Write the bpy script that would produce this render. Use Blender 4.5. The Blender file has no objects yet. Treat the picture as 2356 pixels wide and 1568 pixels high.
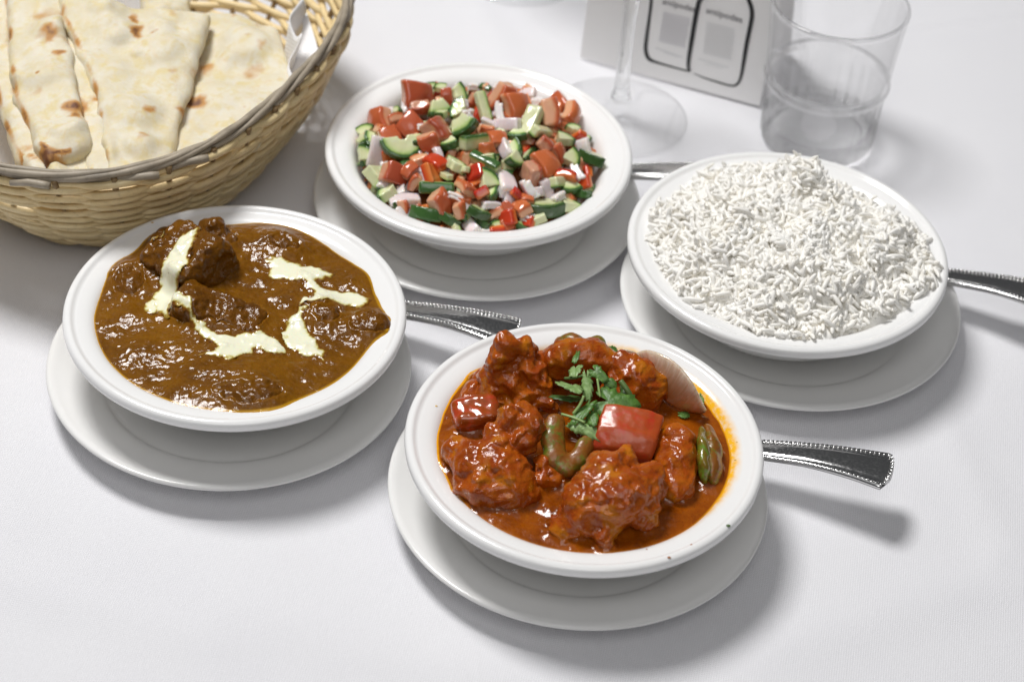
import bpy, bmesh, math, random
import numpy as np
from mathutils import Vector, Matrix, Euler

# ------------------------------------------------------------------ camera
SC = bpy.context.scene
COL = SC.collection
PITCH, ROLL, CAM_H = math.radians(40.85217), math.radians(-4.49463), 0.697169
cp, sp, cr, sr = math.cos(PITCH), math.sin(PITCH), math.cos(ROLL), math.sin(ROLL)
FW = np.array([0, cp, -sp]); _ri = np.array([1.0, 0, 0]); _up = np.array([0, sp, cp])
RI = cr * _ri - sr * _up; UP = sr * _ri + cr * _up
CAM = np.array([0, 0, CAM_H])
cam_data = bpy.data.cameras.new('camera')
cam = bpy.data.objects.new('camera', cam_data)
COL.objects.link(cam)
M = Matrix.Identity(4)
for i in range(3):
    M[i][0] = RI[i]; M[i][1] = UP[i]; M[i][2] = -FW[i]; M[i][3] = CAM[i]
cam.matrix_world = M
cam_data.sensor_width = 36.0
cam_data.lens = 36.0 * 8010.017 / 3833.0
cam_data.clip_start = 0.01
cam_data.clip_end = 100
cam_data.dof.use_dof = True
cam_data.dof.focus_distance = 0.975
cam_data.dof.aperture_fstop = 9.0
SC.camera = cam

# ------------------------------------------------------------------ world and lamps
W = bpy.data.worlds.new('World'); SC.world = W; W.use_nodes = True
bg = W.node_tree.nodes['Background']
bg.inputs[0].default_value = (0.95, 0.97, 1.0, 1)
bg.inputs[1].default_value = 0.07

def area_lamp(name, loc, target, size, power, col):
    d = bpy.data.lights.new(name, 'AREA'); d.shape = 'DISK'; d.size = size
    d.energy = power; d.color = col
    o = bpy.data.objects.new(name, d); COL.objects.link(o)
    o.location = loc
    o.rotation_euler = (Vector(target) - Vector(loc)).to_track_quat('-Z', 'Y').to_euler()
    return o
# flash bounced off the ceiling behind and left of the table, and the ceiling round it
area_lamp('bounced_flash', (-0.66, 1.38, 1.85), (0.0, 0.82, 0.0), 0.62, 38.0, (1.0, 0.99, 0.98))
area_lamp('ceiling_glow', (-0.2, 0.4, 2.6), (0.0, 0.8, 0.0), 3.0, 5.5, (0.99, 0.99, 1.0))
# bright room behind the photographer
area_lamp('room_light', (0.1, -0.75, 2.1), (0.0, 0.8, 0.0), 1.5, 13.5, (1.0, 0.99, 0.98))

SC.view_settings.view_transform = 'Standard'
SC.view_settings.look = 'None'
SC.view_settings.exposure = 0.0
SC.view_settings.gamma = 1.0
SC.view_settings.use_curve_mapping = False
SC.render.engine = 'CYCLES'
SC.cycles.use_denoising = True
SC.cycles.max_bounces = 14
SC.cycles.diffuse_bounces = 13
SC.cycles.transmission_bounces = 10
SC.cycles.transparent_max_bounces = 12
SC.cycles.sample_clamp_indirect = 12.0
SC.cycles.blur_glossy = 0.3

# ------------------------------------------------------------------ helpers
K = 8010.017 * 2356 / 3833
def at(x, y, z=0.0):
    """a spot of the photograph (2356 wide) surveyed at a known height z above the table"""
    d = FW + RI * ((x - 1178) / K) + UP * ((784 - y) / K)
    t = (z - CAM_H) / d[2]
    return CAM + d * t

def c6(x, y, z=0.0): return at((1400 + x / 1.2542) * .61466, (1150 + y / 1.2542) * .61466, z)
def c2(x, y, z=0.0): return at((1150 + x / 1.6508) * .61466, (200 + y / 1.6508) * .61466, z)
def c1(x, y, z=0.0): return at(x * .37626, y * .37626, z)
def cc(x, y, z=0.0): return at((2400 + x / 4.48) * .61466, (y / 4.48) * .61466, z)

def hash3(ix, iy, iz, seed):
    h = (ix.astype(np.int64) * 73856093) ^ (iy.astype(np.int64) * 19349663) ^ (iz.astype(np.int64) * 83492791) ^ (seed * 2654435761)
    h = (h ^ (h >> 13)) * 1274126177
    h = h & 0x7fffffff
    return (h ^ (h >> 16)) & 0x7fffffff
_gr = np.random.RandomState(5).normal(size=(256, 3)); _gr /= np.linalg.norm(_gr, axis=1)[:, None]
def noise(P, scale=1.0, seed=0):
    """gradient noise, about -0.7..0.7; scale = feature size in the units of P"""
    P = np.asarray(P, float) / scale + 100.37
    i = np.floor(P).astype(np.int64); f = P - i
    u = f * f * f * (f * (f * 6 - 15) + 10)
    out = 0
    for dx in (0, 1):
        for dy in (0, 1):
            for dz in (0, 1):
                g = _gr[hash3(i[..., 0] + dx, i[..., 1] + dy, i[..., 2] + dz, seed) & 255]
                d = np.stack([f[..., 0] - dx, f[..., 1] - dy, f[..., 2] - dz], -1)
                w = (u[..., 0] if dx else 1 - u[..., 0]) * (u[..., 1] if dy else 1 - u[..., 1]) * (u[..., 2] if dz else 1 - u[..., 2])
                out = out + w * (g * d).sum(-1)
    return out * 1.5
def fbm(P, scale, seed=0, octv=3, gain=.5):
    s = 0; a = 1.0
    for k in range(octv):
        s = s + a * noise(P, scale / 2 ** k, seed + k * 17); a *= gain
    return s
def sstep(a, b, x):
    t = np.clip((x - a) / (b - a), 0, 1); return t * t * (3 - 2 * t)

def mesh(name, V, F, m=None, parent=None, smooth=True, attrs=None, link=True):
    me = bpy.data.meshes.new(name)
    V = np.asarray(V, np.float32)
    if isinstance(F, np.ndarray) and F.ndim == 2:
        n, k = F.shape
        me.vertices.add(len(V)); me.vertices.foreach_set('co', V.ravel())
        me.loops.add(n * k); me.loops.foreach_set('vertex_index', F.ravel().astype(np.int32))
        me.polygons.add(n)
        me.polygons.foreach_set('loop_start', np.arange(0, n * k, k, dtype=np.int32))
        try: me.polygons.foreach_set('loop_total', np.full(n, k, np.int32))
        except Exception: pass
        me.update(calc_edges=True)
    else:
        me.from_pydata([tuple(v) for v in V], [], [tuple(int(i) for i in f) for f in F]); me.update()
    if smooth: me.polygons.foreach_set('use_smooth', np.ones(len(me.polygons), bool))
    for an, av in (attrs or {}).items():
        av = np.asarray(av, np.float32)
        if av.ndim == 1:
            a = me.attributes.new(an, 'FLOAT', 'POINT'); a.data.foreach_set('value', av)
        else:
            a = me.attributes.new(an, 'FLOAT_VECTOR', 'POINT'); a.data.foreach_set('vector', av.ravel())
    me.validate()
    if m: me.materials.append(m)
    o = bpy.data.objects.new(name, me)
    if link: COL.objects.link(o)
    if parent: o.parent = parent
    return o
def empty(name, loc=(0, 0, 0), rot=(0, 0, 0)):
    o = bpy.data.objects.new(name, None); COL.objects.link(o); o.location = loc; o.rotation_euler = rot
    o.empty_display_size = .01
    return o
def tag(o, label=None, cat=None, group=None, kind=None):
    if label: o['label'] = label
    if cat: o['category'] = cat
    if group: o['group'] = group
    if kind: o['kind'] = kind
    return o

def catmull(pts, n):
    """densify a polyline (open) into n points with Catmull-Rom"""
    p = np.asarray(pts, float); p = np.vstack([2 * p[0] - p[1], p, 2 * p[-1] - p[-2]])
    k = len(p) - 3; t = np.linspace(0, k - 1e-9, n); i = t.astype(int); f = (t - i)[:, None]
    a, b, c, d = p[i], p[i + 1], p[i + 2], p[i + 3]
    return .5 * (2 * b + (c - a) * f + (2 * a - 5 * b + 4 * c - d) * f ** 2 + (3 * b - a - 3 * c + d) * f ** 3)

def lathe(prof, n=96, center=(0, 0, 0)):
    prof = np.asarray(prof, float); a = np.linspace(0, 2 * np.pi, n, endpoint=False)
    m = len(prof)
    V = np.stack([np.outer(prof[:, 0], np.cos(a)), np.outer(prof[:, 0], np.sin(a)), np.outer(prof[:, 1], np.ones(n))], -1).reshape(-1, 3)
    i, j = np.meshgrid(np.arange(m - 1), np.arange(n), indexing='ij')
    F = np.stack([i * n + j, i * n + (j + 1) % n, (i + 1) * n + (j + 1) % n, (i + 1) * n + j], -1).reshape(-1, 4)
    return V + np.asarray(center), F
def tube(P, r, seg=8, closed=False, cap=True):
    P = np.asarray(P, float); n = len(P); r = np.broadcast_to(np.asarray(r, float), (n,))
    T = (np.roll(P, -1, 0) - np.roll(P, 1, 0)) if closed else np.gradient(P, axis=0)
    T /= np.linalg.norm(T, axis=1)[:, None] + 1e-12
    ref = np.array([0, 0, 1.0]) if abs(T[:, 2]).mean() < .85 else np.array([1.0, 0, 0])
    A = np.cross(T, ref); A /= np.linalg.norm(A, axis=1)[:, None] + 1e-12
    B = np.cross(A, T)
    a = np.linspace(0, 2 * np.pi, seg, endpoint=False)
    V = P[:, None] + r[:, None, None] * (np.cos(a)[None, :, None] * A[:, None] + np.sin(a)[None, :, None] * B[:, None])
    V = V.reshape(-1, 3)
    m = n if closed else n - 1
    i, j = np.meshgrid(np.arange(m), np.arange(seg), indexing='ij'); i2 = (i + 1) % n
    F = np.stack([i * seg + j, i2 * seg + j, i2 * seg + (j + 1) % seg, i * seg + (j + 1) % seg], -1).reshape(-1, 4)
    F = [tuple(f) for f in F]
    if cap and not closed:
        F.append(tuple(range(seg))); F.append(tuple(range((n - 1) * seg, n * seg))[::-1])
    return V, F
def join(parts):
    V = []; F = []; o = 0
    for v, f in parts:
        V.append(v); F += [tuple(int(i) + o for i in q) for q in f]; o += len(v)
    return np.vstack(V), F

def surfnets(fn, lo, hi, h):
    lo = np.asarray(lo, float); hi = np.asarray(hi, float)
    n = np.ceil((hi - lo) / h).astype(int) + 2
    ax = [lo[k] - h * .5 + np.arange(n[k]) * h for k in range(3)]
    G = np.stack(np.meshgrid(*ax, indexing='ij'), -1)
    Fv = fn(G.reshape(-1, 3)).reshape(n)
    Fv[0] = Fv[-1] = 1; Fv[:, 0] = Fv[:, -1] = 1; Fv[:, :, 0] = Fv[:, :, -1] = 1
    ins = Fv < 0
    cs = [(a, b, c) for a in (0, 1) for b in (0, 1) for c in (0, 1)]
    sl = lambda A, c: A[c[0]:n[0] - 1 + c[0], c[1]:n[1] - 1 + c[1], c[2]:n[2] - 1 + c[2]]
    cnt = sum(sl(ins, c).astype(int) for c in cs)
    act = (cnt > 0) & (cnt < 8)
    idx = -np.ones(act.shape, int); cells = np.argwhere(act); idx[act] = np.arange(len(cells))
    acc = np.zeros((len(cells), 3)); num = np.zeros(len(cells))
    for c in cs:
        for k in range(3):
            if c[k]: continue
            d = list(c); d[k] = 1
            a = Fv[tuple((cells + c).T)]; b = Fv[tuple((cells + d).T)]
            cr_ = (a < 0) != (b < 0)
            t = np.where(cr_, a / np.where(cr_, a - b, 1), 0)
            p = np.tile(np.asarray(c, float), (len(cells), 1)); p[:, k] += t
            acc += p * cr_[:, None]; num += cr_
    V = (cells + acc / num[:, None]) * h + np.array([a[0] for a in ax])
    Q = []
    for k in range(3):
        u, v = [(1, 2), (2, 0), (0, 1)][k]
        sh = [slice(None)] * 3; sh[k] = slice(0, n[k] - 1); s2 = list(sh); s2[k] = slice(1, n[k])
        ch = ins[tuple(sh)] != ins[tuple(s2)]
        e = np.argwhere(ch)
        e = e[(e[:, u] > 0) & (e[:, v] > 0) & (e[:, u] < n[u] - 1) & (e[:, v] < n[v] - 1)]
        first = ins[tuple(e.T)]
        q = []
        for (du, dv) in ((0, 0), (1, 0), (1, 1), (0, 1)):
            w = e.copy(); w[:, u] -= 1 - du; w[:, v] -= 1 - dv
            q.append(idx[tuple(w.T)])
        q = np.stack(q, 1); q[~first] = q[~first][:, ::-1]
        Q.append(q)
    Q = np.vstack(Q); Q = Q[(Q >= 0).all(1)]
    return V, Q

# signed distance pieces (metres)
def d_caps(P, a, b, ra, rb=None):
    rb = ra if rb is None else rb
    a = np.asarray(a); b = np.asarray(b); ab = b - a
    t = np.clip(((P - a) @ ab) / (ab @ ab + 1e-12), 0, 1)
    return np.linalg.norm(P - a - t[:, None] * ab, axis=1) - (ra + (rb - ra) * t)
def d_ell(P, c, r, R=None):
    Q = P - np.asarray(c)
    if R is not None: Q = Q @ R
    r = np.asarray(r, float); k0 = np.linalg.norm(Q / r, axis=1); k1 = np.linalg.norm(Q / r ** 2, axis=1)
    return k0 * (k0 - 1) / (k1 + 1e-9)
def d_box(P, c, hs, R=None, rd=.003):
    Q = P - np.asarray(c)
    if R is not None: Q = Q @ R
    q = np.abs(Q) - (np.asarray(hs) - rd)
    return np.linalg.norm(np.maximum(q, 0), axis=1) + np.minimum(q.max(1), 0) - rd
def smin(a, b, k):
    h = np.clip(.5 + .5 * (b - a) / k, 0, 1)
    return b * (1 - h) + a * h - k * h * (1 - h)
def near(base, extra, lim=.0045):
    """distance field whose fine relief is only evaluated close to the surface"""
    def f(P):
        d = base(P); m = np.abs(d) < lim
        if m.any(): d[m] = d[m] + extra(P[m])
        return d
    return f
def rot(x, y, z): return np.array(Euler((math.radians(x), math.radians(y), math.radians(z))).to_matrix())
def poly_sd(P, poly):
    """2-D signed distance, negative inside"""
    poly = np.asarray(poly, float); d = np.full(len(P), 1e9); ins = np.zeros(len(P), bool)
    n = len(poly)
    for i in range(n):
        a = poly[i]; b = poly[(i + 1) % n]; e = b - a; w = P - a
        t = np.clip((w @ e) / (e @ e + 1e-15), 0, 1)
        d = np.minimum(d, np.hypot(*(w - t[:, None] * e).T))
        c = (a[1] > P[:, 1]) != (b[1] > P[:, 1])
        with np.errstate(divide='ignore', invalid='ignore'):
            xi = (b[0] - a[0]) * (P[:, 1] - a[1]) / (b[1] - a[1]) + a[0]
        ins ^= c & (P[:, 0] < xi)
    return np.where(ins, -d, d)

# ------------------------------------------------------------------ materials
class NT:
    def __init__(s, name):
        s.m = bpy.data.materials.new(name); s.m.use_nodes = True
        s.t = s.m.node_tree; s.b = s.t.nodes['Principled BSDF']; s._co = None
    def n(s, typ, **kw):
        x = s.t.nodes.new(typ)
        for k, v in kw.items():
            if k.startswith('i_'):
                key = k[2:]; key = int(key) if key.isdigit() else key
                s.put(x.inputs[key], v)
            else: setattr(x, k, v)
        return x
    def put(s, inp, v):
        if isinstance(v, bpy.types.NodeSocket): s.t.links.new(v, inp)
        elif hasattr(v, 'outputs'): s.t.links.new(v.outputs[0], inp)
        else:
            if isinstance(v, (tuple, list)) and len(v) == 3 and inp.type == 'RGBA': v = (*v, 1)
            inp.default_value = v
    def set(s, **kw):
        for k, v in kw.items(): s.put(s.b.inputs[k.replace('_', ' ')], v)
        return s
    def co(s, kind='Object'):
        return s.n('ShaderNodeTexCoord').outputs[kind]
    def noise(s, scale, detail=3, rough=.55, vec=None, dist=0.0, dim='3D'):
        x = s.n('ShaderNodeTexNoise', i_Scale=scale, i_Detail=detail, i_Roughness=rough, i_Distortion=dist)
        s.put(x.inputs['Vector'], vec if vec is not None else s.co()); return x.outputs[0]
    def ramp(s, fac, stops):
        x = s.n('ShaderNodeValToRGB'); s.put(x.inputs[0], fac); e = x.color_ramp.elements
        while len(e) < len(stops): e.new(.5)
        for k, (p, c) in enumerate(stops):
            e[k].position = p; e[k].color = (*c, 1) if isinstance(c, tuple) else (c, c, c, 1)
        return x.outputs[0]
    def mix(s, fac, a, b, mode='MIX'):
        x = s.n('ShaderNodeMix', data_type='RGBA', blend_type=mode)
        s.put(x.inputs[0], fac); s.put(x.inputs[6], a); s.put(x.inputs[7], b); return x.outputs[2]
    def math(s, op, a, b=0.0, c=0.0):
        x = s.n('ShaderNodeMath', operation=op); s.put(x.inputs[0], a); s.put(x.inputs[1], b); s.put(x.inputs[2], c); return x.outputs[0]
    def attr(s, name): return s.n('ShaderNodeAttribute', attribute_name=name)
    def bump(s, h, strength=.3, dist=.001, normal=None):
        x = s.n('ShaderNodeBump', i_Strength=strength, i_Distance=dist); s.put(x.inputs['Height'], h)
        if normal is not None: s.put(x.inputs['Normal'], normal)
        return x.outputs[0]
    def rnd(s): return s.n('ShaderNodeObjectInfo').outputs['Random']
MAT = {}

def m_porcelain(name, base, stain=False):
    t = NT(name)
    c = t.mix(t.ramp(t.noise(35, 2), [(.35, 0.0), (.75, 1.0)]), base, tuple(x * .985 for x in base))
    if stain:
        a = t.attr('stain').outputs['Fac']
        f = t.math('MULTIPLY', a, t.ramp(t.noise(260, 4), [(.3, .35), (.62, 1.0)]))
        c = t.mix(t.ramp(f, [(0.02, 0.0), (.8, 1.0)]), c, (.93, .50, .025))
    t.set(Base_Color=c, Roughness=t.ramp(t.noise(60, 3), [(.3, .10), (.8, .17)]), IOR=1.5,
          Normal=t.bump(t.noise(45, 2), .04, .002))
    return t.m
MAT['bowl'] = m_porcelain('white_porcelain', (.845, .843, .835))
MAT['bowl_stained'] = m_porcelain('white_porcelain_stained', (.845, .843, .835), True)
MAT['saucer'] = m_porcelain('white_saucer_porcelain', (.78, .775, .76))

def m_cloth():
    t = NT('white_table_linen')
    co = t.co()
    mp = t.n('ShaderNodeMapping', i_Rotation=(0, 0, math.radians(8))); t.put(mp.inputs['Vector'], co)
    w1 = t.n('ShaderNodeTexWave', wave_type='BANDS', bands_direction='X', i_Scale=300, i_Distortion=.6, i_Detail=1); t.put(w1.inputs['Vector'], mp)
    w2 = t.n('ShaderNodeTexWave', wave_type='BANDS', bands_direction='Y', i_Scale=300, i_Distortion=.6, i_Detail=1); t.put(w2.inputs['Vector'], mp)
    w = t.math('MULTIPLY', w1.outputs['Fac'], w2.outputs['Fac'])
    slub = t.noise(900, 2, .6, mp)
    h = t.math('ADD', t.math('MULTIPLY', w, .8), t.math('MULTIPLY', slub, .9))
    n = t.bump(h, .50, .00045)
    n2 = t.bump(t.noise(9, 3), .22, .006, n)
    base = t.mix(t.ramp(t.noise(14, 4), [(.3, 0.0), (.7, 1.0)]), (.85, .847, .872), (.83, .827, .857))
    base = t.mix(t.ramp(w, [(0, 0.0), (1, 1.0)]), t.mix(1, base, (.88, .88, .88), 'MULTIPLY'), base)
    vo = t.n('ShaderNodeTexVoronoi', i_Scale=16.0); t.put(vo.inputs['Vector'], co)
    base = t.mix(t.ramp(vo.outputs['Distance'], [(.0, .75), (.007, .7), (.010, 0.0)]), base, (.16, .12, .11))
    t.set(Base_Color=base, Roughness=.9, Normal=n2)
    t.b.inputs['Specular IOR Level'].default_value = .15
    t.b.inputs['Sheen Weight'].default_value = .15
    return t.m
MAT['cloth'] = m_cloth()

def m_metal():
    t = NT('worn_stainless_steel')
    s = t.n('ShaderNodeTexNoise', i_Scale=900, i_Detail=4, i_Roughness=.7); t.put(s.inputs['Vector'], t.co())
    r = t.ramp(s.outputs[0], [(.4, .10), (.72, .26)])
    t.set(Base_Color=(.72, .715, .71), Metallic=1.0, Roughness=r, Normal=t.bump(s.outputs[0], .04, .0003))
    return t.m
MAT['metal'] = m_metal()

def m_glass(name, tint, clear):
    t = NT(name); t.set(Base_Color=tint, Roughness=0.0, IOR=1.5); t.b.inputs['Transmission Weight'].default_value = 1.0
    # thin blown walls hardly bend light: most of it passes straight through, the rest reflects or refracts
    tr = t.n('ShaderNodeBsdfTransparent', i_Color=(1, 1, 1))
    gl = t.n('ShaderNodeBsdfGlossy', i_Roughness=.02); lw = t.n('ShaderNodeLayerWeight', i_Blend=.5); fr = t.math('MULTIPLY_ADD', t.math('POWER', lw.outputs['Facing'], 5.0), .8, .035)
    thin = t.n('ShaderNodeMixShader'); t.put(thin.inputs[0], fr); t.put(thin.inputs[1], tr); t.put(thin.inputs[2], gl)
    mx = t.n('ShaderNodeMixShader', i_0=clear); t.put(mx.inputs[1], t.b); t.put(mx.inputs[2], thin)
    t.t.links.new(mx.outputs[0], t.t.nodes['Material Output'].inputs[0])
    return t.m
MAT['glass'] = m_glass('clear_glass', (.99, 1, .995), .88)
MAT['thin_glass'] = m_glass('thin_clear_glass', (.99, 1, .995), .88)
MAT['base_glass'] = m_glass('thick_clear_glass', (1, 1, 1), .52)
MAT['stem_glass'] = m_glass('solid_clear_glass', (.99, 1, .995), .25)

def m_plain(name, col, rough=.6, **kw):
    t = NT(name); t.set(Base_Color=col, Roughness=rough)
    for k, v in kw.items(): t.b.inputs[k.replace('_', ' ')].default_value = v
    return t.m

# ================================================================== the table
def build_cloth():
    dense = np.arange(-.42, .42, .0034); xs = np.concatenate([np.linspace(-1.6, -.43, 24), dense, np.linspace(.43, 1.6, 24)])
    dy = np.arange(.44, 1.32, .0034); ys = np.concatenate([np.linspace(-.5, .43, 18), dy, np.linspace(1.33, 2.6, 24)])
    X, Y = np.meshgrid(xs, ys, indexing='ij'); P = np.stack([X, Y, 0 * X], -1)
    Z = -.0007 + .0006 * fbm(P, .13, 3, 2) * .8
    def crease(a, b, hgt, wid, ext=1):
        a = a[:2]; b = b[:2]; e = b - a; L = np.linalg.norm(e); e = e / L
        w = np.stack([X - a[0], Y - a[1]], -1); s = w @ e; d = w @ np.array([-e[1], e[0]])
        d = d + .004 * noise(P, .09, 8)
        return hgt * np.exp(-(d / wid) ** 2) * sstep(-.06, .0, s) * sstep(L + .06, L, s)
    Z = Z + crease(at(1990, 82), at(2420, 22), .0016, .0035)
    Z = Z - crease(at(1990, 86), at(2420, 26), .0010, .006)
    Z = Z + crease(at(1100, 20), at(1170, 150), .0012, .010) + crease(at(60, 760), at(20, 1150), .0012, .014)
    Z = Z + crease(at(600, 1400), at(1000, 1540), .0018, .016) + crease(at(1800, 1480), at(2300, 1330), .0016, .016) + crease(at(0, 1330), at(420, 1450), .0016, .014) + crease(at(2180, 1000), at(2330, 1300), .0012, .012)
    V = np.stack([X, Y, np.minimum(Z, .0012)], -1).reshape(-1, 3)
    n, m = X.shape; i, j = np.meshgrid(np.arange(n - 1), np.arange(m - 1), indexing='ij')
    F = np.stack([i * m + j, (i + 1) * m + j, (i + 1) * m + j + 1, i * m + j + 1], -1).reshape(-1, 4)
    o = mesh('tablecloth', V, F, MAT['cloth']); tag(o, kind='structure')
build_cloth()

# ================================================================== bowls and saucers
BOWLS = {'salad': (-.0248, .9049), 'rice': (.1330, .8424), 'beef': (-.1302, .7620), 'red': (.0356, .6919)}
SAUC = {'salad': (-.0243, .9049), 'rice': (.1385, .8427), 'beef': (-.1332, .7587), 'red': (.0350, .6935)}
mm = .001
BOWL_OUT = [(0, 6.6), (34, 6.4), (36, 5.2), (40, 5.2), (41.5, 7), (46, 10), (54, 16.5), (61, 24), (66, 31), (69.5, 36.6), (71.5, 38.4), (75.5, 39.2),
            (78.6, 39.9), (79.7, 41), (80.0, 42.6), (79.8, 44), (79.0, 45.1), (77.6, 45.6), (76.4, 45.4), (75.4, 44.7), (74.4, 44.2), (73, 44.0), (70, 43.4),
            (67.6, 42.5), (65.6, 41.0), (64, 38.6), (62, 34), (58, 26), (51, 18), (42, 12.5), (28, 9.6), (0, 9.2)]
IN_R = np.array([0, 28, 42, 51, 58, 62, 64, 65.6, 67.6, 70, 73, 74.4, 75.4, 76.4, 77.6, 90]) * mm
IN_Z = np.array([9.2, 9.6, 12.5, 18, 26, 34, 38.6, 41.0, 42.5, 43.4, 44, 44.2, 44.7, 45.4, 45.6, 45.6]) * mm
def zin(r): return np.interp(r, IN_R, IN_Z)
def dens(prof, k=3):
    p = np.array(prof, float); out = [p[0]]
    q = catmull(p, (len(p) - 1) * k + 1); q[:, 0] = np.maximum(q[:, 0], 0); return q
BOWL_LABEL = {'salad': 'white porcelain bowl holding the chopped tomato and cucumber salad',
              'rice': 'white porcelain bowl heaped with steamed white rice',
              'beef': 'white porcelain bowl filled with dark brown curry and cream',
              'red': 'white porcelain bowl at the front filled with red curry and peppers'}
SAUC_LABEL = {'salad': 'white saucer under the salad bowl', 'rice': 'white saucer under the bowl of rice',
              'beef': 'white saucer under the brown curry bowl', 'red': 'white saucer under the red curry bowl at the front'}
SAUC_PROF = [(0, 3.2), (44, 3.0), (46, .8), (48, .1), (50, .6), (52, 3.4), (62, 6.2), (74, 9.4), (83, 12.0), (85.6, 12.9), (86.3, 13.8), (86.1, 14.7), (85, 15.3),
             (83, 15.0), (80, 13.8), (74, 11.6), (67, 9.2), (63, 7.7), (61, 6.6), (59.5, 5.6), (57, 5.15), (50, 5.05), (40, 5.0), (0, 5.0)]
for k in BOWLS:
    V, F = lathe(dens(SAUC_PROF) * mm, 128)
    o = mesh('saucer', V, F, MAT['saucer']); o.location = (*SAUC[k], 0)
    tag(o, SAUC_LABEL[k], 'saucer', 'saucers under the four bowls')
    V, F = lathe(dens(BOWL_OUT) * mm, 160)
    at_ = None
    if k in ('red', 'beef'):
        r = np.hypot(V[:, 0], V[:, 1]); th = np.degrees(np.arctan2(V[:, 1], V[:, 0]))
        inner = np.where(V[:, 2] > .0385, 1.0, 0)
        if k == 'red':
            arc = sstep(-45, 5, th) * sstep(95, 70, th)
            s = arc * sstep(.0715, .0655, r) * inner + .5 * inner * sstep(.0685, .065, r) * sstep(-75, -30, th) * sstep(170, 130, th)
        else:
            s = .22 * inner * sstep(.068, .0645, r)
        at_ = {'stain': np.clip(s, 0, 1)}
    o = mesh('bowl', V, F, MAT['bowl_stained'] if at_ else MAT['bowl'], attrs=at_); o.location = (*BOWLS[k], 0)
    tag(o, BOWL_LABEL[k], 'bowl', 'four white serving bowls')
    spots = {'red': [(1662, 1032, 1.0, 0), (1384, 1181, .8, 1), (1490, 1118, .6, 1), (1283, 1122, .5, 1), (292, 452, .7, 2), (1700, 700, .6, 2), (1706, 620, .5, 2)], 'beef': [(-395, 110, .6, 2), (-1040, -390, .7, 2)]}.get(k, [])
    for x, y, r_, ci in spots:      # dried flecks of sauce and herb stuck to the rim
        p_ = c6(x, y, .0445) - np.array([*BOWLS[k], 0]); q_ = math.hypot(p_[0], p_[1])
        V, F = lathe(np.array([(0, .35), (.55, .3), (.9, .12), (1, -.1)]) * mm * r_ * .7, 9)
        sp_ = mesh('sauce_fleck', V * [1.5, 1, 1], F, (m_plain('herb_fleck', (.06, .12, .02), .5), m_plain('sauce_fleck', (.35, .12, .02), .4), m_plain('oil_fleck', (.62, .40, .08), .4))[ci], o)
        sp_.location = (p_[0], p_[1], float(zin(q_)) + .0001)

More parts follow.
